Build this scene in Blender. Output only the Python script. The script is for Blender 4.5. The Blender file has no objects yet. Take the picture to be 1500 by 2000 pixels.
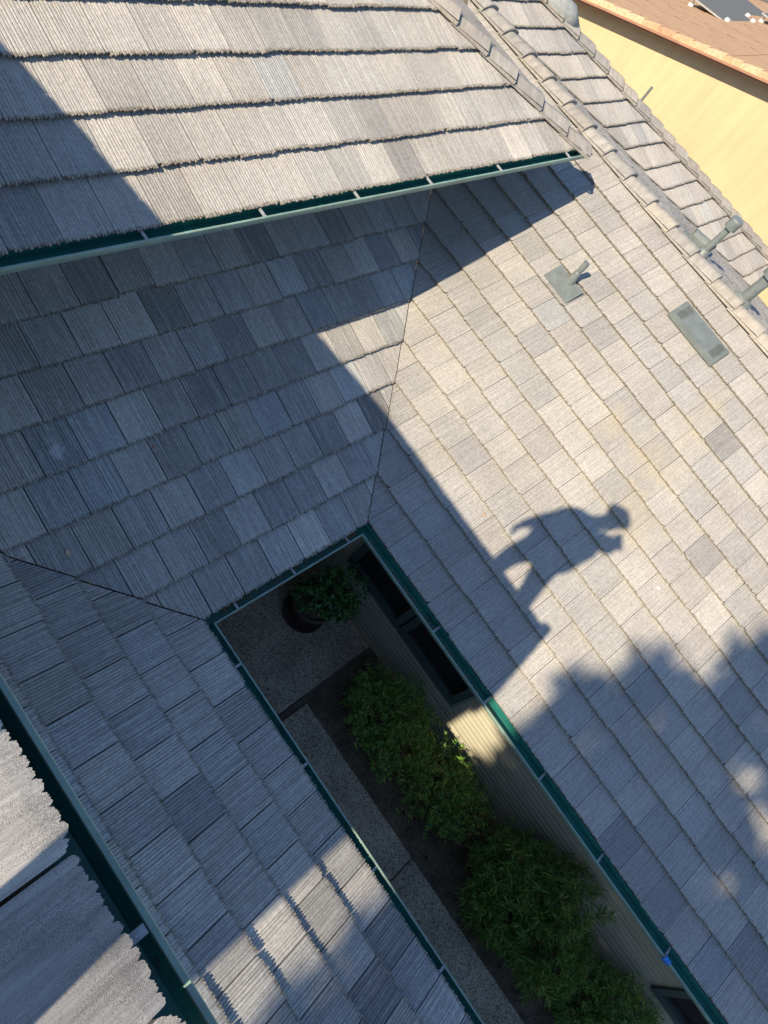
import bpy, bmesh, math, random
from mathutils import Vector, Matrix, Quaternion, noise
rnd = random.Random(7)
sc = bpy.context.scene
col = sc.collection

# ------------------------------------------------------------------ camera, sky, sun, exposure
EZ = 2.2875                                   # height of the courtyard gutter lip above the ground
U = 0.305                                     # one tile width
K = 0.3426                                    # roof pitch (rise / run)
CO = 1 / math.sqrt(1 + K * K); SI = K * CO
CAM = Vector((-2.0402, -0.7065, 5.1254 + EZ))
RX = Vector((0.68548, -0.58166, 0.43880)); RF = Vector((0.60590, 0.12122, -0.78625))
cam = bpy.data.cameras.new('camera'); camo = bpy.data.objects.new('camera', cam); col.objects.link(camo)
right = RX.normalized(); fwd = (RF - right * RF.dot(right)).normalized(); up = right.cross(fwd).normalized()
camo.matrix_world = Matrix(((right.x, up.x, -fwd.x, CAM.x), (right.y, up.y, -fwd.y, CAM.y), (right.z, up.z, -fwd.z, CAM.z), (0, 0, 0, 1)))
cam.sensor_fit = 'VERTICAL'; cam.sensor_height = 36; cam.lens = 36 * 1391.0 / 2000.0
cam.clip_start = 0.02; cam.clip_end = 3000
sc.camera = camo

SUN = Vector((0.776, -0.093, -0.624)).normalized()      # direction the light travels
ELEV = math.asin(-SUN.z)
world = bpy.data.worlds.new('World'); sc.world = world; world.use_nodes = True
wt = world.node_tree; bg = wt.nodes['Background']
sky = wt.nodes.new('ShaderNodeTexSky'); sky.sky_type = 'NISHITA'; sky.sun_disc = False
sky.sun_elevation = ELEV; sky.sun_rotation = math.atan2(-SUN.x, -SUN.y)
sky.air_density = 1.0; sky.dust_density = 0.3; sky.ozone_density = 3.5
wt.links.new(sky.outputs[0], bg.inputs[0]); bg.inputs[1].default_value = 0.114
sl = bpy.data.lights.new('sun', 'SUN'); sl.energy = 4.75; sl.angle = math.radians(0.53); sl.color = (1.0, 0.86, 0.65)
so = bpy.data.objects.new('sun', sl); col.objects.link(so)
so.rotation_euler = SUN.to_track_quat('-Z', 'Y').to_euler(); so.location = (-30, 4, 30)
sc.view_settings.view_transform = 'Standard'; sc.view_settings.look = 'None'
sc.view_settings.exposure = 0.92; sc.view_settings.gamma = 1.0; sc.view_settings.use_curve_mapping = False
sc.render.engine = 'CYCLES'; sc.render.resolution_x = 768; sc.render.resolution_y = 1024

def in_frame(p, m=0.03):
    d = p - CAM; z = d.dot(fwd)
    if z < 0.05: return False
    f = 1391.0 / 2000.0
    x = d.dot(right) / z * f; y = d.dot(up) / z * f
    return abs(x) < 0.375 + m and abs(y) < 0.5 + m

# ------------------------------------------------------------------ helpers
def mesh_obj(name, verts, faces, mats=(), parent=None, mi=None, smooth=False):
    me = bpy.data.meshes.new(name); me.from_pydata([tuple(v) for v in verts], [], faces); me.update()
    for m in mats: me.materials.append(m)
    if mi is not None: me.polygons.foreach_set('material_index', mi)
    if smooth: me.polygons.foreach_set('use_smooth', [True] * len(me.polygons))
    o = bpy.data.objects.new(name, me); col.objects.link(o)
    if parent: o.parent = parent
    return o
def bm_obj(name, bm, mats=(), parent=None, smooth=False):
    me = bpy.data.meshes.new(name); bm.normal_update(); bm.to_mesh(me); bm.free()
    for m in mats: me.materials.append(m)
    if smooth: me.polygons.foreach_set('use_smooth', [True] * len(me.polygons))
    o = bpy.data.objects.new(name, me); col.objects.link(o)
    if parent: o.parent = parent
    return o
def tag(o, label=None, cat=None, group=None, kind=None):
    if label: o['label'] = label
    if cat: o['category'] = cat
    if group: o['group'] = group
    if kind: o['kind'] = kind
    return o
def empty(name, loc=(0, 0, 0), rz=0):
    o = bpy.data.objects.new(name, None); col.objects.link(o); o.location = loc; o.rotation_euler = (0, 0, rz); o.empty_display_size = 0.2
    return o
def add_box(bm, c, s, M=None, bev=0.0):
    r = bmesh.ops.create_cube(bm, size=1.0)
    vs = r['verts']
    bmesh.ops.scale(bm, vec=s, verts=vs)
    if bev > 0:
        es = list({e for v in vs for e in v.link_edges})
        rb = bmesh.ops.bevel(bm, geom=es, offset=bev, segments=1, affect='EDGES', profile=0.5)
        vs = list({v for f in rb['faces'] for v in f.verts} | {v for v in vs if v.is_valid})
    T = Matrix.Translation(c)
    if M is not None: T = T @ M.to_4x4()
    bmesh.ops.transform(bm, matrix=T, verts=vs)
    return vs
def add_tube(bm, pts, rads, n=10, cap=True):
    rings = []
    prev = None
    for i, p in enumerate(pts):
        a = Vector(pts[max(i - 1, 0)]); b = Vector(pts[min(i + 1, len(pts) - 1)])
        t = (b - a).normalized()
        if prev is None:
            x = t.orthogonal().normalized()
        else:
            x = (prev - t * prev.dot(t)).normalized()
        prev = x; y = t.cross(x)
        r = rads[i] if hasattr(rads, '__len__') else rads
        rings.append([bm.verts.new(Vector(p) + (x * math.cos(2 * math.pi * j / n) + y * math.sin(2 * math.pi * j / n)) * r) for j in range(n)])
    for i in range(len(rings) - 1):
        for j in range(n):
            bm.faces.new((rings[i][j], rings[i][(j + 1) % n], rings[i + 1][(j + 1) % n], rings[i + 1][j]))
    if cap:
        bm.faces.new(list(reversed(rings[0]))); bm.faces.new(rings[-1])
def add_lathe(bm, prof, c=(0, 0, 0), n=24):
    rings = []
    for r, z in prof:
        rings.append([bm.verts.new((c[0] + r * math.cos(2 * math.pi * j / n), c[1] + r * math.sin(2 * math.pi * j / n), c[2] + z)) for j in range(n)])
    for i in range(len(rings) - 1):
        for j in range(n):
            bm.faces.new((rings[i][j], rings[i][(j + 1) % n], rings[i + 1][(j + 1) % n], rings[i + 1][j]))
    return rings

# ------------------------------------------------------------------ materials
class NT:
    def __init__(s, name):
        s.m = bpy.data.materials.new(name); s.m.use_nodes = True; s.t = s.m.node_tree
        s.b = s.t.nodes['Principled BSDF']
    def n(s, kind, **kw):
        x = s.t.nodes.new('ShaderNode' + kind)
        for k, v in kw.items():
            if k.startswith('i_'):
                key = k[2:]; key = int(key) if key.isdigit() else key
                if hasattr(v, 'is_output') or isinstance(v, bpy.types.NodeSocket): s.t.links.new(v, x.inputs[key])
                else: x.inputs[key].default_value = v
            else: setattr(x, k, v)
        return x
    def l(s, a, b): s.t.links.new(a, b)
    def math(s, op, a, b=0.0, clamp=False):
        x = s.t.nodes.new('ShaderNodeMath'); x.operation = op; x.use_clamp = clamp
        for i, v in enumerate((a, b)):
            if isinstance(v, bpy.types.NodeSocket): s.t.links.new(v, x.inputs[i])
            else: x.inputs[i].default_value = v
        return x.outputs[0]
    def vmath(s, op, a, b):
        x = s.t.nodes.new('ShaderNodeVectorMath'); x.operation = op
        for i, v in enumerate((a, b)):
            if isinstance(v, bpy.types.NodeSocket): s.t.links.new(v, x.inputs[i])
            else: x.inputs[i].default_value = v
        return x.outputs[0] if op not in ('DISTANCE', 'LENGTH', 'DOT_PRODUCT') else x.outputs['Value']
    def noise(s, vec, scale, detail=2.0, rough=0.5):
        x = s.n('TexNoise'); x.inputs['Scale'].default_value = scale; x.inputs['Detail'].default_value = detail; x.inputs['Roughness'].default_value = rough
        if vec is not None: s.l(vec, x.inputs['Vector'])
        return x.outputs['Fac']
    def ramp(s, fac, stops):
        x = s.n('ValToRGB'); cr = x.color_ramp
        while len(cr.elements) < len(stops): cr.elements.new(0.5)
        for e, (p, c) in zip(cr.elements, stops):
            e.position = p; e.color = (c, c, c, 1) if not hasattr(c, '__len__') else (*c, 1)
        s.l(fac, x.inputs[0]); return x.outputs[0]
    def mix(s, fac, a, b, mode='MIX'):
        x = s.n('Mix', data_type='RGBA', blend_type=mode)
        for key, v in ((0, fac), (6, a), (7, b)):
            if isinstance(v, bpy.types.NodeSocket): s.l(v, x.inputs[key])
            else: x.inputs[key].default_value = v if key == 0 else ((*v, 1) if len(v) == 3 else v)
        return x.outputs[2]
    def bump(s, h, strength=0.5, dist=0.01):
        x = s.n('Bump'); x.inputs['Strength'].default_value = strength; x.inputs['Distance'].default_value = dist
        s.l(h, x.inputs['Height']); s.l(x.outputs[0], s.b.inputs['Normal'])
    def out(s, colr, rough=0.8, metal=0.0, spec=None):
        if isinstance(colr, bpy.types.NodeSocket): s.l(colr, s.b.inputs['Base Color'])
        else: s.b.inputs['Base Color'].default_value = (*colr, 1)
        if isinstance(rough, bpy.types.NodeSocket): s.l(rough, s.b.inputs['Roughness'])
        else: s.b.inputs['Roughness'].default_value = rough
        s.b.inputs['Metallic'].default_value = metal
        if spec is not None: s.b.inputs['Specular IOR Level'].default_value = spec
        return s.m
    def objcoord(s):
        tc = s.n('TexCoord'); oi = s.n('ObjectInfo')
        off = s.vmath('MULTIPLY', oi.outputs['Random'], (37.3, 91.7, 53.1))
        x = s.n('CombineXYZ'); 
        v = s.vmath('ADD', tc.outputs['Object'], off)
        return v, oi

def tile_material(name, stains=(), relief=1.0, chalk=None, con=1.0):
    t = NT(name)
    v, oi = t.objcoord()
    geo = t.n('NewGeometry')
    s1 = t.noise(t.vmath('MULTIPLY', v, (62, 1.6, 20)), 1.0, 3.0, 0.62)      # long brushed streaks
    s2 = t.noise(t.vmath('MULTIPLY', v, (170, 5.0, 60)), 1.0, 2.0, 0.6)
    pit = t.noise(v, 190.0, 2.0, 0.55)
    clump = t.noise(v, 38.0, 3.0, 0.6)
    broad = t.noise(geo.outputs['Position'], 1.1, 4.0, 0.65)
    base = oi.outputs['Color']
    f1 = t.ramp(s1, [(0.30, 1 - 0.13 * con), (0.5, 1.0), (0.70, 1 + 0.10 * con)])
    c = t.mix(1.0, base, f1, 'MULTIPLY')
    f2 = t.ramp(s2, [(0.32, 1 - 0.13 * con), (0.68, 1 + 0.12 * con)])
    c = t.mix(0.75, c, f2, 'MULTIPLY')
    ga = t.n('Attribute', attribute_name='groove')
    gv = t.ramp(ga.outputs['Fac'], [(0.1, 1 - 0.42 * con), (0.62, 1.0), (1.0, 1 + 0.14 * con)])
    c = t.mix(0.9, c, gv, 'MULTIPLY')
    lime = t.math('MULTIPLY', t.ramp(s1, [(0.56, 0.0), (0.63, 1.0)]), 0.30 * con)
    c = t.mix(lime, c, (0.46, 0.45, 0.42))
    p = t.ramp(pit, [(0.33, 0.42), (0.44, 1.0)])
    c = t.mix(0.8, c, p, 'MULTIPLY')
    cl = t.ramp(clump, [(0.35, 0.84), (0.65, 1.12)])
    c = t.mix(0.8, c, cl, 'MULTIPLY')
    br = t.ramp(broad, [(0.3, 0.82), (0.7, 1.14)])
    c = t.mix(0.8, c, br, 'MULTIPLY')
    sep = t.n('SeparateXYZ'); tco = t.n('TexCoord'); t.l(tco.outputs['Object'], sep.inputs[0])
    eg = t.n('MapRange'); eg.clamp = True; t.l(sep.outputs[1], eg.inputs[0]); eg.inputs[1].default_value = -0.002; eg.inputs[2].default_value = 0.012; eg.inputs[3].default_value = 0.75; eg.inputs[4].default_value = 0.0
    c = t.mix(eg.outputs[0], c, t.mix(t.ramp(clump, [(0.4, 0.0), (0.6, 1.0)]), (0.10, 0.088, 0.07) if con > 0.48 else (0.17, 0.15, 0.12), (0.29, 0.26, 0.21) if con > 0.48 else (0.36, 0.325, 0.27)))   # raw cement on the broken butt edge
    for (px, py, pz, rad, sc_) in stains:                                      # rusty wash marks on the tiles
        nz = t.noise(geo.outputs['Position'], 9.0, 3.0, 0.6)
        d = t.vmath('DISTANCE', t.vmath('MULTIPLY', geo.outputs['Position'], (1.0, sc_, 0.0)), (px, py * sc_, 0.0))
        d = t.math('ADD', d, t.math('MULTIPLY', t.math('SUBTRACT', nz, 0.5), rad * 1.3))
        m = t.n('MapRange'); m.clamp = True; t.l(d, m.inputs[0]); m.inputs[1].default_value = rad * 0.35; m.inputs[2].default_value = rad; m.inputs[3].default_value = 0.22; m.inputs[4].default_value = 0.0
        pick = t.ramp(oi.outputs['Random'], [(0.25, 0.25), (0.6, 1.0)])
        c = t.mix(t.math('MULTIPLY', m.outputs[0], pick), c, (0.47, 0.37, 0.215))
    if chalk:                                                                  # one pale scuff on the shaded slope
        d = t.vmath('DISTANCE', t.vmath('MULTIPLY', geo.outputs['Position'], (1.6, 1.0, 0.0)), (chalk[0] * 1.6, chalk[1], 0.0))
        d = t.math('ADD', d, t.math('MULTIPLY', t.math('SUBTRACT', t.noise(geo.outputs['Position'], 26.0, 4.0, 0.7), 0.5), 0.22))
        m = t.n('MapRange'); m.clamp = True; t.l(d, m.inputs[0]); m.inputs[1].default_value = 0.03; m.inputs[2].default_value = 0.085; m.inputs[3].default_value = 0.55; m.inputs[4].default_value = 0.0
        c = t.mix(m.outputs[0], c, (0.56, 0.55, 0.56))
    h = t.math('ADD', t.math('MULTIPLY', s1, 0.9), t.math('MULTIPLY', s2, 0.55))
    h = t.math('ADD', h, t.math('MULTIPLY', pit, 0.55))
    t.bump(h, 0.5 * relief, 0.0026)
    return t.out(c, 0.92, spec=0.25)

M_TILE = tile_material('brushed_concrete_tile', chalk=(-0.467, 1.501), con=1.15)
M_TILE_A = tile_material('brushed_concrete_tile_sunlit', relief=0.75, con=0.52)  # sunlit look put into the colour: fainter streaks and grooves, same tile
M_TILE_ST = tile_material('brushed_concrete_tile_rust_washed', relief=0.6, con=0.45,  # same sunlit softening of the colour, plus rust marks
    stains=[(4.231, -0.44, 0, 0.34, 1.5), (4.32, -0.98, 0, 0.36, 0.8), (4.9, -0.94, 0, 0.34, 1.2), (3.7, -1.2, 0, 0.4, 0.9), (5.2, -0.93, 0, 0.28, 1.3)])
def tile_near():
    t = NT('coarse_concrete_tile')
    v, oi = t.objcoord()
    s1 = t.noise(t.vmath('MULTIPLY', v, (50, 2.0, 20)), 1.0, 4.0, 0.65)
    s2 = t.noise(t.vmath('MULTIPLY', v, (140, 6.0, 40)), 1.0, 3.0, 0.6)
    pit = t.noise(v, 520.0, 1.0, 0.5); zone = t.noise(t.vmath('MULTIPLY', v, (1.0, 0.35, 1.0)), 22.0, 3.0, 0.6)
    sep = t.n('SeparateXYZ'); tco = t.n('TexCoord'); t.l(tco.outputs['Object'], sep.inputs[0])
    nb_ = t.n('MapRange'); nb_.clamp = True; t.l(sep.outputs[1], nb_.inputs[0]); nb_.inputs[1].default_value = 0.0; nb_.inputs[2].default_value = 0.16; nb_.inputs[3].default_value = 0.10; nb_.inputs[4].default_value = -0.02
    pv = t.math('SUBTRACT', pit, t.math('MULTIPLY', t.math('ADD', t.math('SUBTRACT', zone, 0.5), nb_.outputs[0]), 0.55))
    pm = t.ramp(pv, [(0.33, 0.0), (0.43, 1.0)])
    c = t.mix(1.0, oi.outputs['Color'], t.ramp(s1, [(0.3, 0.78), (0.7, 1.2)]), 'MULTIPLY')
    c = t.mix(0.9, c, t.ramp(s2, [(0.3, 0.82), (0.7, 1.14)]), 'MULTIPLY')
    c = t.mix(t.math('MULTIPLY', t.math('SUBTRACT', 1.0, pm), 0.5), c, (0.09, 0.08, 0.07))
    h = t.math('ADD', t.math('MULTIPLY', s1, 0.8), t.math('MULTIPLY', pm, 0.55)); h = t.math('ADD', h, t.math('MULTIPLY', s2, 0.4))
    t.bump(h, 0.55, 0.003)
    return t.out(c, 0.93, spec=0.2)
M_TILE_E = tile_near()
def cap_mat():
    t = NT('smooth_cap_tile'); v, oi = t.objcoord()
    n1 = t.noise(t.vmath('MULTIPLY', v, (20, 3, 20)), 1.0, 3.0, 0.6); n2 = t.noise(v, 160.0, 2.0)
    c = t.mix(1.0, oi.outputs['Color'], t.ramp(n1, [(0.3, 0.8), (0.7, 1.18)]), 'MULTIPLY')
    c = t.mix(0.6, c, t.ramp(n2, [(0.32, 0.7), (0.5, 1.0)]), 'MULTIPLY')
    t.bump(t.math('ADD', n2, n1), 0.4, 0.003)
    return t.out(c, 0.9, spec=0.25)
M_CAP = cap_mat()
def simple(name, c, rough=0.7, var=0.12, scale=12.0, metal=0.0, bump=0.0, bscale=60.0, spec=None):
    t = NT(name); tc = t.n('TexCoord')
    nz = t.noise(tc.outputs['Object'], scale, 4.0, 0.6)
    cc = t.mix(1.0, c, t.ramp(nz, [(0.25, 1 - var), (0.75, 1 + var)]), 'MULTIPLY')
    if bump: t.bump(t.noise(tc.outputs['Object'], bscale, 3.0, 0.6), bump, 0.004)
    return t.out(cc, rough, metal, spec)
M_DECK = simple('black_underlayment', (0.018, 0.018, 0.02), 0.9)
def gut_mat(name, c, dirt):
    t = NT(name); tc = t.n('TexCoord')
    n1 = t.noise(tc.outputs['Object'], 7.0, 5.0, 0.65); n2 = t.noise(tc.outputs['Object'], 45.0, 3.0, 0.6)
    cc = t.mix(1.0, c, t.ramp(n1, [(0.3, 0.8), (0.7, 1.2)]), 'MULTIPLY')
    cc = t.mix(t.math('MULTIPLY', t.ramp(n2, [(0.60, 0.0), (0.70, 1.0)]), dirt), cc, (0.07, 0.05, 0.035))
    return t.out(cc, t.ramp(n1, [(0.3, 0.32), (0.7, 0.55)]), spec=0.5)
M_GUT_IN = gut_mat('teal_gutter_inside', (0.017, 0.15, 0.128), 0.7)
M_GUT_OUT = gut_mat('sage_gutter_paint', (0.20, 0.285, 0.235), 0.2)
M_FASCIA = simple('sage_trim_paint', (0.17, 0.24, 0.22), 0.55)
M_TRIM_DK = simple('dark_green_trim_paint', (0.062, 0.088, 0.085), 0.5)
M_SASH = simple('black_sash', (0.016, 0.018, 0.018), 0.5)
def side_mat():
    t = NT('cream_siding_paint'); v, oi = t.objcoord()
    n1 = t.noise(t.vmath('MULTIPLY', v, (3, 0.6, 3)), 1.0, 4.0); n2 = t.noise(t.vmath('MULTIPLY', v, (60, 3, 60)), 1.0, 2.0)
    c = t.mix(1.0, (0.36, 0.335, 0.25), t.ramp(n1, [(0.3, 0.86), (0.7, 1.1)]), 'MULTIPLY')
    t.bump(n2, 0.25, 0.002)
    return t.out(c, 0.6, spec=0.3)
M_SIDING = side_mat()
M_ZINC = simple('galvanised_strap', (0.36, 0.37, 0.38), 0.5, metal=0.3, var=0.25, scale=50)
M_VENT = simple('grey_painted_metal', (0.135, 0.155, 0.152), 0.5, var=0.22, scale=9, spec=0.5)
M_VENT_DK = simple('vent_mesh_dark', (0.03, 0.033, 0.033), 0.8)
M_DARK = simple('dark_interior', (0.006, 0.006, 0.007), 0.9)
def glass():
    t = NT('window_glass'); t.out((0.085, 0.08, 0.072), 0.07, spec=0.6); return t.m
M_GLASS = glass()
def aggregate():
    t = NT('exposed_aggregate'); geo = t.n('NewGeometry')
    vo = t.n('TexVoronoi'); vo.inputs['Scale'].default_value = 75.0; t.l(geo.outputs['Position'], vo.inputs['Vector'])
    cell = t.n('SeparateColor'); t.l(vo.outputs['Color'], cell.inputs[0])
    stone = t.ramp(cell.outputs[0], [(0.0, (0.045, 0.038, 0.03)), (0.35, (0.16, 0.135, 0.10)), (0.65, (0.40, 0.335, 0.245)), (1.0, (0.54, 0.46, 0.34))])
    big = t.noise(geo.outputs['Position'], 2.5, 4.0)
    c = t.mix(t.ramp(vo.outputs['Distance'], [(0.42, 0.0), (0.62, 1.0)]), stone, (0.44, 0.37, 0.27))
    c = t.mix(1.0, c, t.ramp(big, [(0.3, 0.72), (0.7, 1.15)]), 'MULTIPLY')
    t.bump(t.math('SUBTRACT', 1.0, vo.outputs['Distance']), 0.6, 0.006)
    return t.out(c, 0.85)
M_AGG = aggregate()
def soil():
    t = NT('dark_mulch_soil'); geo = t.n('NewGeometry')
    n1 = t.noise(geo.outputs['Position'], 40.0, 5.0, 0.7); n2 = t.noise(geo.outputs['Position'], 5.0, 3.0)
    c = t.mix(n1, (0.07, 0.052, 0.037), (0.23, 0.175, 0.12)); c = t.mix(1.0, c, t.ramp(n2, [(0.3, 0.7), (0.7, 1.2)]), 'MULTIPLY')
    t.bump(n1, 1.0, 0.02)
    return t.out(c, 0.95, spec=0.1)
M_SOIL = soil()
def leaf_mat(name, c1, c2, c3, rough=0.45, trans=0.25, dead=0.0):
    t = NT(name); geo = t.n('NewGeometry'); r = geo.outputs['Random Per Island']
    c = t.ramp(r, [(0.0, c1), (0.5, c2), (0.93 - dead, c3), (1.0, (0.26, 0.17, 0.07) if dead else c3)])
    t.out(c, rough, spec=0.4)
    tr = t.n('BsdfTranslucent'); t.l(c, tr.inputs[0]); mx = t.n('MixShader'); mx.inputs[0].default_value = trans
    o = t.t.nodes['Material Output']
    t.l(t.b.outputs[0], mx.inputs[1]); t.l(tr.outputs[0], mx.inputs[2]); t.l(mx.outputs[0], o.inputs[0])
    return t.m
M_NAND = leaf_mat('nandina_leaf', (0.035, 0.11, 0.02), (0.12, 0.255, 0.04), (0.29, 0.44, 0.08), dead=0.05)
M_POD = leaf_mat('narrow_leaf', (0.035, 0.11, 0.022), (0.125, 0.25, 0.045), (0.35, 0.49, 0.13), dead=0.06)
M_CAM = leaf_mat('glossy_leaf', (0.02, 0.08, 0.025), (0.05, 0.16, 0.04), (0.13, 0.30, 0.08), rough=0.22, trans=0.12)
M_TREE = leaf_mat('tree_leaf', (0.03, 0.06, 0.02), (0.045, 0.085, 0.025), (0.07, 0.11, 0.03), trans=0.1)
M_DRY = leaf_mat('dry_leaf', (0.20, 0.11, 0.05), (0.30, 0.19, 0.09), (0.38, 0.27, 0.14), rough=0.8)
M_BARK = simple('bark', (0.10, 0.075, 0.055), 0.9, var=0.35, scale=20, bump=0.8, bscale=30)
M_TERRA = simple('dark_terracotta', (0.075, 0.047, 0.036), 0.75, var=0.2, scale=10)
def stucco():
    t = NT('yellow_stucco'); geo = t.n('NewGeometry')
    n1 = t.noise(geo.outputs['Position'], 0.8, 4.0); n2 = t.noise(geo.outputs['Position'], 35.0, 3.0)
    c = t.mix(1.0, (0.51, 0.38, 0.225), t.ramp(n1, [(0.3, 0.95), (0.7, 1.04)]), 'MULTIPLY')
    n3 = t.noise(t.vmath('MULTIPLY', geo.outputs['Position'], (3.0, 5.0, 0.45)), 1.0, 4.0, 0.65)
    c = t.mix(0.8, c, t.ramp(n3, [(0.3, 0.90), (0.62, 1.03)]), 'MULTIPLY')
    t.bump(t.math('ADD', n2, t.noise(geo.outputs['Position'], 6.0, 4.0, 0.6)), 0.35, 0.012)
    return t.out(c, 0.9, spec=0.2)
M_STUCCO = stucco()
def peach():
    t = NT('peach_roof_tile'); v, oi = t.objcoord(); geo = t.n('NewGeometry')
    n1 = t.noise(t.vmath('MULTIPLY', geo.outputs['Position'], (6.0, 0.9, 0.9)), 1.0, 4.0, 0.6); n2 = t.noise(geo.outputs['Position'], 40.0, 2.0)
    c = t.mix(n1, (0.31, 0.195, 0.115), (0.43, 0.285, 0.18)); c = t.mix(0.7, c, t.ramp(n2, [(0.35, 0.75), (0.6, 1.05)]), 'MULTIPLY')
    t.bump(n2, 0.4, 0.01)
    return t.out(c, 0.9, spec=0.2)
M_PEACH = peach()
def rakecol():
    t = NT('clay_rake_tile'); v, oi = t.objcoord(); n1 = t.noise(v, 14.0, 4.0)
    c = t.mix(1.0, oi.outputs['Color'], t.ramp(n1, [(0.3, 0.8), (0.7, 1.15)]), 'MULTIPLY')
    return t.out(c, 0.9, spec=0.2)
M_RAKE = rakecol()
M_ORANGE = simple('orange_brown_edge', (0.30, 0.15, 0.09), 0.75, var=0.15, scale=4)

# ------------------------------------------------------------------ ground, walk, bed
def sheet(name, x0, x1, y0, y1, z, mat, parent=None):
    return mesh_obj(name, [(x0, y0, z), (x1, y0, z), (x1, y1, z), (x0, y1, z)], [(0, 1, 2, 3)], (mat,), parent)
M_GROUND = simple('bare_earth', (0.13, 0.105, 0.075), 0.95, var=0.3, scale=0.8, bump=0.5, bscale=8)
g = sheet('ground', -400, 400, -400, 400, 0.0, M_GROUND); tag(g, kind='structure')
# garden bed with a lumpy surface
NX, NY = 22, 110
vs, fs = [], []
for j in range(NY + 1):
    for i in range(NX + 1):
        x = 1.255 + (2.30 - 1.255) * i / NX; y = -0.905 - 5.6 * j / NY
        vs.append((x, y, 0.018 + 0.03 * noise.noise(Vector((x * 5, y * 5, 0))) + 0.014 * noise.noise(Vector((x * 19, y * 19, 3)))))
for j in range(NY):
    for i in range(NX):
        a = j * (NX + 1) + i; fs.append((a, a + NX + 1, a + NX + 2, a + 1))
bed = mesh_obj('garden_bed', vs, fs, (M_SOIL,), smooth=True); tag(bed, kind='structure')
def slab(parent, x0, x1, y0, y1, z1, g=0.006):
    bm = bmesh.new(); add_box(bm, ((x0 + x1) / 2, (y0 + y1) / 2, z1 / 2 - 0.05), (x1 - x0 - g, y1 - y0 - g, z1 + 0.1), bev=0.006)
    return bm_obj('slab', bm, (M_AGG,), parent)
patio = empty('patio'); tag(patio, kind='structure')
slab(patio, -0.7, 2.0, -0.87, 0.80, 0.035); slab(patio, 2.0, 2.305, -0.87, 0.80, 0.033)
walk = empty('walkway'); tag(walk, kind='structure')
for y1 in (-0.945, -2.912, -4.88): slab(walk, -0.70, 1.255, y1 - 1.967, y1, 0.035, 0.014)
M_TIMBER = simple('brown_divider_board', (0.11, 0.085, 0.06), 0.85, var=0.3)
bm = bmesh.new(); add_box(bm, (0.30, -0.908, 0.0), (1.99, 0.055, 0.062), bev=0.006)
dv = bm_obj('divider_board', bm, (M_TIMBER,), walk)

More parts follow.
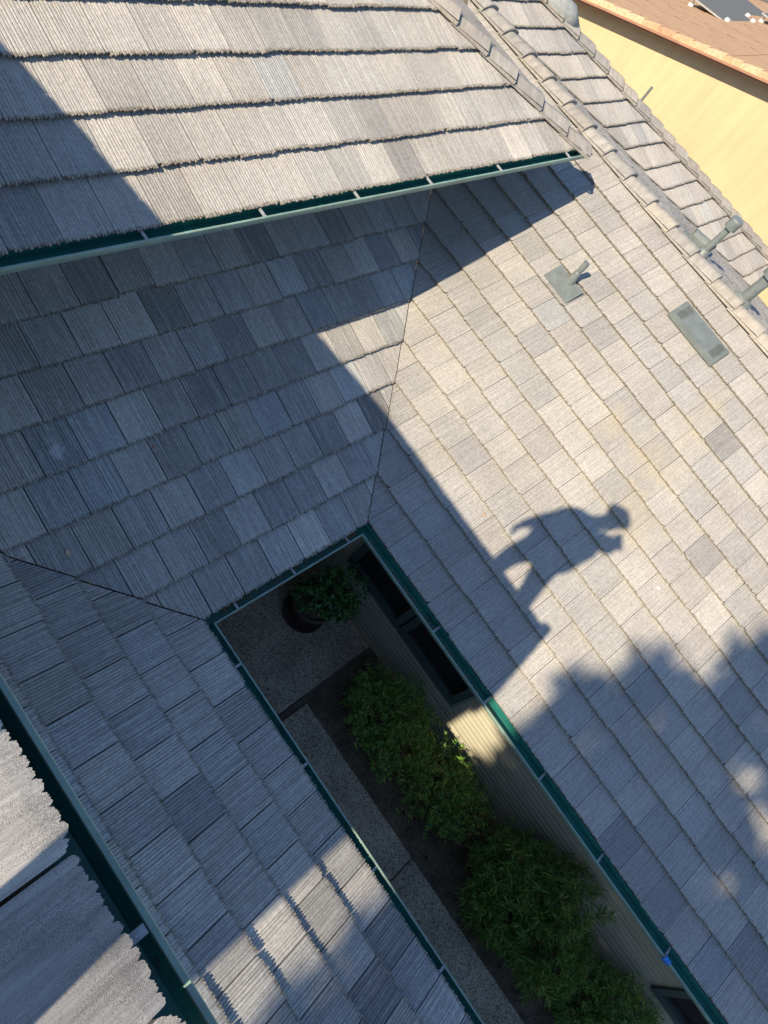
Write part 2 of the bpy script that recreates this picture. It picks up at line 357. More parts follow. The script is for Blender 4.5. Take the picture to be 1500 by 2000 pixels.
# ------------------------------------------------------------------ the house
house = empty('house'); tag(house, 'grey tiled U-shaped house with green gutters around a narrow courtyard', 'house')
PAL = [(0.339, 0.322, 0.295), (0.315, 0.3, 0.28), (0.369, 0.35, 0.319), (0.283, 0.275, 0.264), (0.33, 0.32, 0.302), (0.301, 0.293, 0.276), (0.244, 0.236, 0.23), (0.306, 0.311, 0.306), (0.351, 0.333, 0.306), (0.276, 0.28, 0.279)]
PW = [7, 5, 5, 1.4, 6, 3, 0.6, 0.4, 7, 0.3]
PWD = [3, 3, 4, 3, 3, 3, 3.2, 2, 3, 2]
EXPO = 1.1266 * U
TH = 0.036
def tile_mesh(seed, w, L=0.425, lob=14, amp=0.023, rough=0.0015, ridge=0.0042, near=False, gap=0.0065):
    """one tile: brushed grooves along its length, comb-toothed butt, recessed joint beneath the butt"""
    r = random.Random(seed); wid = w - gap
    cuts = [0.0] + [i + r.uniform(-0.24, 0.24) for i in range(1, lob)] + [float(lob)]
    amps = [r.uniform(0.45, 1.0) for _ in range(lob)]; rid = [r.uniform(0.55, 1.0) for _ in range(lob)]; dep = [r.uniform(0.4, 1.0) for _ in range(lob + 1)]
    prof = []                                     # (u, height, butt offset, groove tone)
    sub = 10 if near else 1
    for q in range(lob):
        a, b = cuts[q], cuts[q + 1]; wd = b - a
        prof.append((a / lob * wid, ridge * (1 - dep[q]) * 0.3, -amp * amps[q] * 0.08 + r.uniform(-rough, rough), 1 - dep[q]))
        fr = [0.28, 0.5, 0.74] if not near else [0.08 + 0.84 * k / 9 for k in range(10)]
        for f in fr:
            sh = min(1.0, 4.5 * min(f, 1 - f))
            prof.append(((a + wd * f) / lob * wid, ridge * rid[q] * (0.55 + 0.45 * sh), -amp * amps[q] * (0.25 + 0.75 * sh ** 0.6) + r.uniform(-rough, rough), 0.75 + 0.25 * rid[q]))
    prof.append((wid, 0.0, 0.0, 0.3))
    if seed % 10 in (3, 6, 8):                    # a chipped front corner
        k = r.choice((0.0, wid)); rad = r.uniform(0.02, 0.045)
        prof = [(u, h, b + max(0.0, (1 - abs(u - k) / rad)) * r.uniform(0.018, 0.028), g) for (u, h, b, g) in prof]
    def wz(v): return -v * TH / EXPO
    V, F, G = [], [], []
    rows = [L, 0.24, 0.12, 0.028] if near else [L, 0.032]
    for v in rows:
        for (u, h, b, g) in prof:
            e = noise.noise(Vector((u * 60, v * 9, seed))) * 0.0012 if near else 0
            V.append((u, v, wz(v) + h + e)); G.append(g)
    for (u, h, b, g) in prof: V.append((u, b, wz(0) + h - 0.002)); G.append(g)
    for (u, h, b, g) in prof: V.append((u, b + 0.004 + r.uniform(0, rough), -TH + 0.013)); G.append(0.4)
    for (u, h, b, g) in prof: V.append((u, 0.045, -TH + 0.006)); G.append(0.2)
    nr = len(rows) + 3; n = len(prof)
    for jj in range(nr - 1):
        for ii in range(n - 1):
            a = jj * n + ii; F.append((a, a + n, a + n + 1, a + 1))
    for side, ii in ((0, 0), (1, n - 1)):
        idx = [jj * n + ii for jj in range(len(rows) + 1)]; low = []
        for k in idx:
            x, y, z = V[k]; V.append((x, max(y, 0.002), wz(max(y, 0)) - TH + 0.008)); G.append(0.2); low.append(len(V) - 1)
        for a, b, c, d in zip(idx, idx[1:], low[1:], low): F.append((a, d, c, b) if side == 0 else (a, b, c, d))
    me = bpy.data.meshes.new('roof_tile'); me.from_pydata(V, [], F); me.update()
    at = me.attributes.new('groove', 'FLOAT', 'POINT'); at.data.foreach_set('value', G)
    return me
class Slope:
    def __init__(s, name, O, u, v, poly, label=None):
        s.O = Vector(O); s.u = Vector(u); s.v = Vector(v); s.n = s.u.cross(s.v)
        s.M = Matrix((( s.u.x, s.v.x, s.n.x, 0), (s.u.y, s.v.y, s.n.y, 0), (s.u.z, s.v.z, s.n.z, 0), (0, 0, 0, 1)))
        # deck: a real 12 mm sheet lying under the tiles
        top = [s.at_plan(x, y, -0.078) for x, y in poly]; bot = [s.at_plan(x, y, -0.09) for x, y in poly]
        nn = len(poly); V = top + bot
        F = [tuple(range(nn)), tuple(reversed(range(nn, 2 * nn)))] + [(i, i + nn, (i + 1) % nn + nn, (i + 1) % nn) for i in range(nn)]
        s.o = mesh_obj(name, V, F, (M_DECK,), house)
        if label: s.o['label'] = label
    def at_plan(s, x, y, w=0.0):
        # point on the slope above plan position, lifted w along the normal
        d = Vector((x, y, 0)) - s.O; z = -(s.n.x * d.x + s.n.y * d.y) / s.n.z + s.O.z
        return Vector((x, y, z)) + s.n * w
    def pt(s, u, v, w=0.0): return s.O + s.u * u + s.v * v + s.n * w
stuff_bins = []
def lay(slope, rows, joint, w, urange, clips, mat, variants, weights=PW, near=False, hide=None, bright=1.0, spread=0.05):
    """every tile in view is an object of its own; the ones outside the picture share one mesh"""
    sb = bmesh.new(); ns = 0
    for r in rows:
        off = joint(r)
        n0 = math.floor((urange[0] - off) / w); n1 = math.ceil((urange[1] - off) / w)
        for n in range(n0, n1):
            u0 = off + n * w; v0 = r * EXPO
            cor = [slope.pt(u0, v0), slope.pt(u0 + w, v0), slope.pt(u0 + w, v0 + EXPO + 0.08), slope.pt(u0, v0 + EXPO + 0.08)]
            ins = []; skip = False; cut = []
            for (cp, cn) in clips:
                d = [(p.x - cp[0]) * cn[0] + (p.y - cp[1]) * cn[1] for p in cor]
                if max(d[:2] + [max(d[2:]) - 0.03]) < 0.012: skip = True; break
                if min(d) < 0: cut.append((cp, cn))
            if skip: continue
            mid = slope.pt(u0 + w / 2, v0 + EXPO / 2)
            vis = any(in_frame(slope.pt(u0 + w * a, v0 + EXPO * b)) for a in (0, 0.5, 1) for b in (0, 0.5, 1))
            if hide and hide(mid): vis = False
            me = rnd.choice(variants)
            jit = Matrix.Rotation(rnd.gauss(0, 0.0022), 4, 'Z') @ Matrix.Rotation(rnd.gauss(0, 0.0025), 4, 'X') @ Matrix.Rotation(rnd.gauss(0, 0.002), 4, 'Y')
            T = Matrix.Translation(slope.pt(u0 + 0.00325, v0 + rnd.gauss(0, 0.0036), rnd.gauss(0, 0.001))) @ slope.M @ jit
            if cut:
                b = bmesh.new(); b.from_mesh(me); Ti = T.inverted()
                for (cp, cn) in cut:
                    co = Ti @ Vector((cp[0], cp[1], slope.O.z)); no = (Ti.to_3x3() @ Vector((cn[0], cn[1], 0))).normalized()
                    res = bmesh.ops.bisect_plane(b, geom=b.verts[:] + b.edges[:] + b.faces[:], plane_co=co, plane_no=no, clear_inner=True)
                    ce = [e for e in res['geom_cut'] if isinstance(e, bmesh.types.BMEdge)]
                    if ce:
                        ex = bmesh.ops.extrude_edge_only(b, edges=ce)
                        for vv in [x for x in ex['geom'] if isinstance(x, bmesh.types.BMVert)]: vv.co.z -= 0.02
                if len(b.faces) < 3: b.free(); continue
                me = bpy.data.meshes.new('roof_tile'); b.to_mesh(me); b.free()
            if vis:
                if not me.materials: me.materials.append(mat)
                o = bpy.data.objects.new('roof_tile', me); col.objects.link(o); o.parent = slope.o; o.matrix_local = T
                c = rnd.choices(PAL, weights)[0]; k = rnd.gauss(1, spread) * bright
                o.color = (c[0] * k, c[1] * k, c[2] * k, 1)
            else:
                sb.from_mesh(me); 
                newv = sb.verts[-len(me.vertices):] if len(me.vertices) else []
                bmesh.ops.transform(sb, matrix=T, verts=newv); ns += 1
    if ns:
        o = bm_obj('roof_tile_field', sb, (mat,), slope.o); o['kind'] = 'stuff'; o.color = (0.31, 0.285, 0.25, 1)
    else: sb.free()

by, bz = 0.2533 * U, 0.1803 * U + EZ
cx, W = 5.4541 * U, 5.137 * U
dx0 = -(cx - W)
ay, az = 6.4845 * U, 6.3753 * U + EZ
XR = 20.75 * U
ZR = bz + K * (XR - cx)
WE = -8.5 * U                                  # wall of the tall wing
YB = -23 * U
# valley / hip lines in plan
BC = cx - by                                   # x - y on the right valley
BD = dx0 + by                                  # x + y on the left valley
HA = 23.63 * U                                 # x + y on the upper hip
CF = 36.45 * U                                 # x + y on the far valley
HF = 41.25 * U                                 # x + y on the far hip
r2 = math.sqrt(0.5)
YT = 17 * U
ue, ve = (1, 0, 0), (0, CO, SI)
sB = Slope('roof_slope', (0, by, bz), ue, ve, [(dx0, by), (cx, by), (BC + 9.4 * U, 9.4 * U), (BD - 9.4 * U, 9.4 * U)])
sC = Slope('roof_slope', (cx, 0, bz), (0, -1, 0), (CO, 0, SI), [(cx, by), (cx, YB), (XR, YB), (XR, XR - BC)], 'sunlit tiled slope with vents and a shadow of a person')
sD = Slope('roof_slope', (dx0, 0, bz), (0, 1, 0), (-CO, 0, SI), [(dx0, by), (WE, BD - WE), (WE, YB), (dx0, YB)])
sA = Slope('roof_slope', (0, ay, az), ue, ve, [(WE, ay), (HA - ay, ay), (HA - 14.5 * U, 14.5 * U), (WE, 14.5 * U)], 'sunlit upper tiled slope with dark course lines')
EX, EZE = -6.255 * U, 12.30 * U + EZ
ER = -17 * U
EY = -3.66 * U
sE = Slope('roof_slope', (EX, 0, EZE), (0, 1, 0), (-CO, 0, SI), [(EX, EY), (EX, 18 * U), (ER, 18 * U), (ER, EY)], 'nearest roof edge with coarse ragged tiles')
sF = Slope('roof_slope', (0, by, bz), ue, ve, [(CF - by, by), (HF - by, by), (HF - YT, YT), (BC + YT, YT), (XR, XR - BC)])
sK = Slope('roof_slope', (2 * XR - cx, 0, bz), (0, 1, 0), (-CO, 0, SI), [(XR, YB), (CF - by, YB), (CF - by, by), (XR, XR - BC)])
# hidden faces behind the hips and the high ridge
sG = Slope('roof_slope', (HF - by, 0, bz), (0, 1, 0), (-CO, 0, SI), [(HF - by, by), (HF - by, YT), (HF - YT, YT)])
sAE = Slope('roof_slope', (HA - ay, 0, az), (0, 1, 0), (-CO, 0, SI), [(HA - ay, ay), (HA - ay, 14.5 * U), (HA - 14.5 * U, 14.5 * U)])
sEB = Slope('roof_slope', (2 * ER - EX, 0, EZE), (0, -1, 0), (CO, 0, SI), [(ER, EY), (ER, 18 * U), (2 * ER - EX, 18 * U), (2 * ER - EX, EY)])

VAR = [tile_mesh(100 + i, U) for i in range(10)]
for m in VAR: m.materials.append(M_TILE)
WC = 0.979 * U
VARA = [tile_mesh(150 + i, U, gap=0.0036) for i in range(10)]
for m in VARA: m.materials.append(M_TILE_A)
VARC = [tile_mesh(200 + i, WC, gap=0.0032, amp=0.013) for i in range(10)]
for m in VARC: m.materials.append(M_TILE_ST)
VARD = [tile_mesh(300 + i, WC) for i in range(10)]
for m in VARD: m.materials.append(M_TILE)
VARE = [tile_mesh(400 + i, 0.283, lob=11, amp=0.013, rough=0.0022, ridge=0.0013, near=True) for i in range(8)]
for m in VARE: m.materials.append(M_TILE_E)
def half(a, w): return lambda r: a * U + (0.5 * w if r % 2 else 0.0)
lay(sB, range(0, 9), half(0.0, U), U, (-10 * U, 15 * U), [((BC - 0.007, 0), (-r2, r2)), ((BD + 0.008, 0), (r2, r2))], M_TILE, VAR, PWD,
    hide=lambda p: p.y > 8.9 * U or p.x > 13.4 * U, spread=0.12)
lay(sC, range(0, 15), lambda r: (-0.25 * U - 10 * WC) + (0.5 * WC if r % 2 else 0.0), WC, (-16 * U, 23 * U), [((BC + 0.004, 0), (r2, -r2)), ((XR - 0.02, 0), (-1, 0))], M_TILE_ST, VARC, spread=0.03,
    hide=lambda p: p.y > 6.6 * U and p.x < 18.2 * U)
lay(sD, range(0, 8), lambda r: 0.28 * U + (0.5 * WC if r % 2 else 0.0), WC, (-23 * U, 9 * U), [((BD - 0.008, 0), (-r2, -r2))], M_TILE, VARD, PWD,
    hide=lambda p: p.x < -6.6 * U, spread=0.10)
lay(sA, range(0, 7), half(0.08, U), U, (-9 * U, 18 * U), [((HA - 0.03, 0), (-r2, -r2))], M_TILE_A, VARA)
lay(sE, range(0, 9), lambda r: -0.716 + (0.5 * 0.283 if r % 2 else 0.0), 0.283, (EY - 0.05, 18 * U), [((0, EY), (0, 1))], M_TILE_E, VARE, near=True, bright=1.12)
lay(sF, range(0, 16), half(0.3, U), U, (19 * U, 41 * U), [((CF + 0.05, 0), (r2, r2)), ((HF - 0.05, 0), (-r2, -r2))], M_TILE_A, VARA)
lay(sK, range(0, 15), half(0.1, U), U, (-23 * U, 16 * U), [((CF - 0.0, 0), (-r2, -r2)), ((XR + 0.02, 0), (1, 0))], M_TILE, VAR, hide=lambda p: p.y > 12 * U or p.y < -4.5 * U)
lay(sG, range(0, 15), half(0.1, U), U, (0, 17 * U), [((HF + 0.05, 0), (r2, r2))], M_TILE, VAR, hide=lambda p: True)
lay(sAE, range(0, 7), half(0.1, U), U, (6 * U, 15 * U), [((HA + 0.03, 0), (r2, r2))], M_TILE, VAR, hide=lambda p: True)

# ridge and hip caps: two wings meeting at the crest, each one lapping the next
def cap_mesh(seed, slopeL, slopeR, wing=0.135, L=0.43, flat=0.03, round_=True):
    """local x = along (downhill end at 0), y = across, z = up; slopes = fall per metre to each side"""
    V, F = [], []
    r = random.Random(seed)
    ys = [-wing, -flat, -flat * 0.4, flat * 0.4, flat, wing]
    def zz(y):
        d = abs(y); s = slopeL if y < 0 else slopeR
        return -s * d + (0.012 * (1 - min(1, d / flat)) * -0.6 if round_ else 0)
    for x, lift in ((0.0, 0.042), (0.012, 0.046), (L, 0.0)):
        for y in ys:
            j = -0.004 if x == 0 else 0
            V.append((x + (r.uniform(-0.003, 0.003) if x == 0 else 0), y * (1.06 if x < 0.1 else 0.97), zz(y) + lift + j))
    n = len(ys)
    for j in range(2):
        for i in range(n - 1):
            a = j * n + i; F.append((a, a + n, a + n + 1, a + 1))
    # butt face + undersides of the wings
    b0 = len(V)
    for y in ys: V.append((0.004, y * 1.06, zz(y) + 0.004))
    for i in range(n - 1): F.append((i, i + 1, b0 + i + 1, b0 + i))
    b1 = len(V)
    for x, lift in ((0.0, 0.024), (L, 0.0)):
        for y in (-wing, wing): V.append((x, y * (1.06 if x < 0.1 else 0.97), zz(y) + lift - 0.02))
    F.append((0, b1, b1 + 2, 2 * n)); F.append((n - 1, 3 * n - 1, b1 + 3, b1 + 1))
    me = bpy.data.meshes.new('ridge_cap'); me.from_pydata(V, [], [tuple(reversed(f)) for f in F]); me.update(); me.materials.append(M_CAP)
    return me
CAPC = [(0.36, 0.325, 0.275), (0.33, 0.30, 0.262), (0.385, 0.345, 0.29), (0.31, 0.292, 0.262), (0.35, 0.325, 0.285)]
def caps(slope, start, direc, nrm, n, step, meshes, lift=0.012):
    d = Vector(direc).normalized(); up_ = Vector(nrm); up_ = (up_ - d * up_.dot(d)).normalized(); y = up_.cross(d)
    for i in range(n):
        p = Vector(start) + d * (step * i) + up_ * lift
        M = Matrix(((d.x, y.x, up_.x, p.x), (d.y, y.y, up_.y, p.y), (d.z, y.z, up_.z, p.z), (0, 0, 0, 1)))
        M = M @ Matrix.Rotation(rnd.gauss(0, 0.008), 4, 'Z') @ Matrix.Translation((rnd.gauss(0, 0.004), 0, 0))
        me = rnd.choice(meshes)
        o = bpy.data.objects.new('ridge_cap', me); col.objects.link(o); o.parent = slope.o; o.matrix_local = M
        c = rnd.choice(CAPC); k = rnd.gauss(1, 0.04); o.color = (c[0] * k * 0.88, c[1] * k * 0.89, c[2] * k * 0.91, 1)
RC = [cap_mesh(500 + i, K + 0.02, K + 0.02, 0.15, 0.45, 0.05) for i in range(4)]
HC = [cap_mesh(520 + i, 0.26, 0.26, 0.135, 0.43, 0.012, False) for i in range(4)]
HC2 = [cap_mesh(540 + i, 0.26, 0.26, 0.165, 0.41, 0.012, False) for i in range(4)]
caps(sC, (XR, 0.17 - 0.38 * 18, ZR), (0, 1, 0), (0, 0, 1), 30, 0.38, RC, 0.02)
hA = Vector((-1, 1, K)).normalized()
caps(sA, (HA - ay + 0.05, ay - 0.05, az - 0.02), hA, (0, 0, 1), 11, 0.372, HC, 0.02)
caps(sF, (HF - by, by, bz), hA, (0, 0, 1), 21, 0.335, HC2, 0.02)
# crown cap where the far ridge starts
bm = bmesh.new()
tp = sF.at_plan(24.0 * U + 0.55, YT - 0.75, 0)
add_tube(bm, [(-0.30, 0, -0.05), (-0.1, 0, 0.03), (0.18, 0, 0.0), (0.30, 0, -0.06)], [0.12, 0.16, 0.165, 0.12], 14)
hc = bm_obj('hip_crown_cap', bm, (M_CAP,), sF.o, True); hc.color = (0.26, 0.275, 0.27, 1)
hc.location = (HF - 14.7 * U + 0.02, 14.7 * U + 0.02, bz + K * (14.7 * U - by) + 0.0); hc.rotation_euler = (0, -0.23, math.radians(135))
# barge tiles closing the near gable end of the tall roof
for i in range(10):
    p = sE.pt(EY + 0.022, 0.0 + i * 0.36, 0.01)
    bm = bmesh.new()
    add_box(bm, (0.0, 0.19, -0.02), (0.09, 0.40, 0.03), bev=0.006); add_box(bm, (-0.035, 0.19, -0.08), (0.025, 0.40, 0.14), bev=0.004)
    o = bm_obj('barge_tile', bm, (M_CAP,), sE.o); o.matrix_local = Matrix.Translation(p + sE.n * 0.035) @ sE.M @ Matrix.Rotation(0.05, 4, 'X'); o.color = (0.33, 0.30, 0.262, 1)

# ------------------------------------------------------------------ gutters
def gutter(p0, p1, out, m0=None, m1=None, hangers=(), ov=0.115, lipw=0.016):
    p0, p1, out = Vector(p0), Vector(p1), Vector(out)
    m0 = Vector(m0) if m0 else out; m1 = Vector(m1) if m1 else out
    # o = distance outward from the lip edge (negative = towards the house), z
    sec = [(-lipw, -0.008, 1), (-lipw + 0.002, 0.0, 1), (-0.002, 0.001, 1), (0.0, -0.003, 1), (0.0, -0.014, 1), (-0.006, -0.019, 1), (-0.007, -0.034, 1), (-0.015, -0.050, 1), (-0.024, -0.066, 1), (-0.028, -0.076, 1),
           (-ov, -0.077, 1), (-ov, 0.004, 1), (-ov + 0.003, 0.004, 0), (-ov + 0.003, -0.072, 0), (-0.030, -0.072, 0), (-0.027, -0.064, 0), (-0.019, -0.050, 0), (-lipw + 0.004, -0.034, 0), (-lipw + 0.004, -0.010, 0)]
    V, F, mi = [], [], []
    length = (p1 - p0).length; ns = max(2, int(length / 0.9))
    for i in range(ns + 1):
        t = i / ns; base = p0.lerp(p1, t)
        m = m0 if i == 0 else (m1 if i == ns else out)
        wob = 0.003 * noise.noise(base * 0.9)
        for (o, z, k) in sec: V.append(base + m * (o + (wob if 0 < i < ns else 0)) + Vector((0, 0, z + (0.4 * wob if 0 < i < ns else 0))))
    n = len(sec)
    for i in range(ns):
        for j in range(n):
            a = i * n + j; b = i * n + (j + 1) % n
            F.append((a, b, b + n, a + n)); mi.append(0 if sec[j][2] and j < 11 else 1)
    for i in (0, ns):
        F.append(tuple(i * n + j for j in range(n))); mi.append(0)
    g = mesh_obj('gutter', V, F, (M_GUT_OUT, M_GUT_IN), house, mi)
    d = (p1 - p0).normalized()
    for h in hangers:                                                 # strap hangers across the trough
        c = p0 + d * h
        R = Matrix(((out.x, d.x, 0), (out.y, d.y, 0), (0, 0, 1)))
        bm = bmesh.new()
        add_box(bm, (-0.064, 0, -0.0045), (0.095, 0.019, 0.003)); add_box(bm, (-0.062, 0.0085, -0.006), (0.09, 0.0015, 0.010)); add_box(bm, (-0.062, -0.0085, -0.006), (0.09, 0.0015, 0.010))
        add_tube(bm, [(-0.034, 0, 0.0), (-0.034, 0, 0.003)], 0.004, 8)
        o = bm_obj('hanger_strap', bm, (M_ZINC,), g); o.matrix_local = Matrix.Translation(c) @ R.to_4x4()
    return g
z0 = EZ
X, Y = Vector((1, 0, 0)), Vector((0, 1, 0))
gutter((0, 0, z0), (0, YB, z0), X, m0=X - Y, hangers=[0.353, 1.225, 2.10, 2.91, 3.75, 4.6])
gutter((0, 0, z0), (W, 0, z0), -Y, m0=X - Y, m1=-X - Y, hangers=[0.213, 0.793, 1.407])
gutter((W, 0, z0), (W, YB, z0), -X, m0=-X - Y, hangers=[1.043, 1.782, 2.556, 3.354, 4.246, 5.1])
gutter((WE, ay - 0.098, az - 0.014), (HA - ay + 0.10, ay - 0.098, az - 0.014), -Y, hangers=[x - WE for x in (-0.75, 0.186, 1.069, 1.95, 2.784, 3.746, 4.899)])
gutter((-6.075 * U, 18 * U, 12.10 * U + EZ), (-6.075 * U, EY, 12.10 * U + EZ), X, hangers=[18 * U + 0.30, 18 * U + 0.893], ov=0.135, lipw=0.0145)
# fascia boards behind the gutters
def fascia(c, s):
    bm = bmesh.new(); add_box(bm, c, s); return bm_obj('fascia_board', bm, (M_FASCIA,), house)
fascia((-0.135, YB / 2, z0 - 0.075), (0.03, -YB, 0.15)); fascia((W + 0.135, YB / 2, z0 - 0.075), (0.03, -YB, 0.15))
fascia((W / 2, 0.137, z0 - 0.077), (W + 0.24, 0.03, 0.15)); fascia(((WE + HA - ay) / 2, ay + 0.072, az - 0.13), (HA - ay - WE, 0.03, 0.16))
fascia((-6.075 * U - 0.155, (18 * U + EY) / 2, 12.1 * U + EZ - 0.08), (0.03, 18 * U - EY, 0.16))
# brown leaf litter lying in the troughs
def litter(path, n, zo, seed):
    r = random.Random(seed); V, F = [], []
    for i in range(n):
        a, b = path; t = r.random(); p = Vector(a).lerp(Vector(b), t) + Vector((r.uniform(-.018, .018), r.uniform(-.018, .018), zo + r.uniform(0, 0.006)))
        ang = r.uniform(0, 6.28); l = r.uniform(0.006, 0.02); w = l * r.uniform(0.3, 0.6)
        dx, dy = math.cos(ang), math.sin(ang)
        k = len(V)
        V += [p - Vector((dx, dy, 0)) * l, p + Vector((-dy, dx, 0.3)) * w, p + Vector((dx, dy, 0)) * l, p - Vector((-dy, dx, -0.2)) * w]
        F.append((k, k + 1, k + 2, k + 3))
    return V, F
V, F = litter(((0.1, 0.068, z0 - 0.070), (W - 0.02, 0.068, z0 - 0.070)), 130, 0.0, 1)
V2, F2 = litter(((W + 0.07, -0.05, z0 - 0.070), (W + 0.07, -2.0, z0 - 0.070)), 150, 0.0, 2)
k = len(V); V += V2; F += [tuple(i + k for i in f) for f in F2]
V2, F2 = litter(((W - 0.16, 0.068, z0 - 0.066), (W - 0.02, 0.068, z0 - 0.066)), 60, 0.0, 3)
k = len(V); V += V2; F += [tuple(i + k for i in f) for f in F2]
o = mesh_obj('gutter_leaf_litter', V, F, (M_DRY,)); tag(o, 'brown leaf crumbs lying in the green courtyard gutters', 'leaf litter', kind='stuff')

V, F = [], []
rr = random.Random(9)
for (sl_, f) in ((sB, lambda t: (BC + t, t)), (sB, lambda t: (BD - t, t))):
    for i in range(110):
        t = by + 0.02 + (rr.random() ** 1.6) * 1.9; x, y = f(t)
        p = sl_.at_plan(x + rr.gauss(0, 0.012), y + rr.gauss(0, 0.012), 0.004); l = rr.uniform(0.003, 0.010); ang = rr.uniform(0, 6.28)
        d = Vector((math.cos(ang), math.sin(ang), 0.1)); e = Vector((-math.sin(ang), math.cos(ang), 0.2)); k = len(V)
        V += [p - d * l, p + e * l * 0.5, p + d * l, p - e * l * 0.5]; F.append((k, k + 1, k + 2, k + 3))
o = mesh_obj('valley_grit', V, F, (M_DRY,)); tag(o, 'brown grit and leaf crumbs caught in the roof valleys', 'grit', kind='stuff')

# ------------------------------------------------------------------ walls with lap siding
def siding(face_pt, along, normal, length, z_lo, z_hi, holes=(), board=0.078, parent_name='wall'):
    """face_pt = start of the wall base line; holes = (a0, a1, z0, z1) left open for windows"""
    face_pt, along, normal = Vector(face_pt), Vector(along), Vector(normal)
    def P(a, z, o): return face_pt + along * a + normal * o + Vector((0, 0, z))
    # back sheet
    V = [P(0, z_lo, -0.03), P(length, z_lo, -0.03), P(length, z_hi, -0.03), P(0, z_hi, -0.03), P(0, z_lo, -0.1), P(length, z_lo, -0.1), P(length, z_hi, -0.1), P(0, z_hi, -0.1)]
    wall = mesh_obj(parent_name, V, [(0, 1, 2, 3), (7, 6, 5, 4), (0, 4, 5, 1), (1, 5, 6, 2), (2, 6, 7, 3), (3, 7, 4, 0)], (M_DARK,), house)
    nb = int((z_hi - z_lo) / board)
    for i in range(nb):
        za = z_lo + i * board; zb = za + board
        segs = [(0.0, length)]
        for (h0, h1, hz0, hz1) in holes:
            if zb > hz0 + 0.02 and za < hz1 - 0.02:
                ns = []
                for (s0, s1) in segs:
                    if h1 <= s0 or h0 >= s1: ns.append((s0, s1)); continue
                    if h0 > s0: ns.append((s0, h0))
                    if h1 < s1: ns.append((h1, s1))
                segs = ns
        for (s0, s1) in segs:
            if s1 - s0 < 0.01: continue
            zt, zk = za + board, za + board - 0.011
            prof = [(0.004, za), (0.014, za + 0.007), (0.014, zk), (0.003, zt), (-0.014, zt), (-0.014, za)]
            V = [P(s0, z, o) for o, z in prof] + [P(s1, z, o) for o, z in prof]
            mesh_obj('siding_board', V, [(a, a + 6, (a + 1) % 6 + 6, (a + 1) % 6) for a in range(6)] + [(5, 4, 3, 2, 1, 0), (6, 7, 8, 9, 10, 11)], (M_SIDING,), wall)
    return wall
XW = 7.58 * U
def wy(y): return 2.6 * U - y          # distance along the right wall from its inner corner
wins = [(-0.02, -0.78, 0.86, 1.98), (-0.97, -1.79, 0.86, 1.98), (-5.40, -6.6, 0.86, 1.98)]
TR = 0.085
siding((XW, 2.6 * U, 0.0), (0, -1, 0), (-1, 0, 0), 9.2, 0.04, 2.42, holes=[(wy(0.065), wy(-1.875), 0.775, 2.07), (wy(-5.315), wy(-6.69), 0.775, 2.07)])
siding((-2.4 * U, 2.6 * U, 0.0), (1, 0, 0), (0, -1, 0), XW + 2.4 * U, 0.04, 2.42, board=0.204)
siding((-2.4 * U, YB, 0.0), (0, 1, 0), (1, 0, 0), 2.6 * U - YB, 0.04, 2.42, board=0.204)
siding((WE, 18 * U, 0), (0, -1, 0), (1, 0, 0), 18 * U - EY, bz + 0.3, EZE - 0.05, board=0.204)
siding((WE, 9.35 * U, 0), (1, 0, 0), (0, -1, 0), 15.0 * U - WE, bz + K * 9 * U - 0.35, az + 0.02, board=0.204)
siding((15.0 * U, 9.35 * U, 0), (0, 1, 0), (1, 0, 0), 2.2, bz + K * 9 * U - 0.35, az + 0.02, board=0.204)
siding((WE, EY, 0), (-1, 0, 0), (0, -1, 0), 3.0, 0.0, EZE, board=0.204)
# windows: dark green casing, recessed sash, pane
M_PANE_LT = NT('grey_reflection_pane').out((0.26, 0.235, 0.205), 0.25, spec=0.5)  # grey reflection on the pane put into its base colour
def window(y0, y1, za, zb, pm=None):
    w = y0 - y1
    bm = bmesh.new()
    x = XW - 0.012
    add_box(bm, (x - 0.010, (y0 + y1) / 2, za - 0.05), (0.055, w + 2 * TR, 0.085)); add_box(bm, (x - 0.008, (y0 + y1) / 2, zb + 0.05), (0.045, w + 2 * TR, 0.085))
    add_box(bm, (x - 0.006, y0 + TR / 2, (za + zb) / 2), (0.045, TR, zb - za + 0.02)); add_box(bm, (x - 0.006, y1 - TR / 2, (za + zb) / 2), (0.045, TR, zb - za + 0.02))
    fr = bm_obj('window', bm, (M_TRIM_DK,), house)
    bm = bmesh.new(); t = 0.045; xs = XW + 0.03
    for (c, s) in (((xs, (y0 + y1) / 2, za + t / 2), (0.05, w, t)), ((xs, (y0 + y1) / 2, zb - t / 2), (0.05, w, t)), ((xs, y0 - t / 2, (za + zb) / 2), (0.048, t, zb - za - 2 * t)), ((xs, y1 + t / 2, (za + zb) / 2), (0.048, t, zb - za - 2 * t))): add_box(bm, c, s)
    bm_obj('sash', bm, (M_SASH,), fr)
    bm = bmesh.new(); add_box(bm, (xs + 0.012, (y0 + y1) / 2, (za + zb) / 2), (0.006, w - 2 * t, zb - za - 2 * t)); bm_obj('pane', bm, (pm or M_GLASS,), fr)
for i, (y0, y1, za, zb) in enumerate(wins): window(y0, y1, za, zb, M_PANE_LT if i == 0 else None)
# pale boards capping the window bay on the sunny side
bm = bmesh.new(); add_box(bm, (XW - 0.026, -1.892, 1.42), (0.05, 0.032, 1.30)); bm_obj('corner_board', bm, (M_FASCIA,), house)

# ------------------------------------------------------------------ roof vents and pipes
def onC_(x, y, w=0.0): return sC.at_plan(x, y, w)
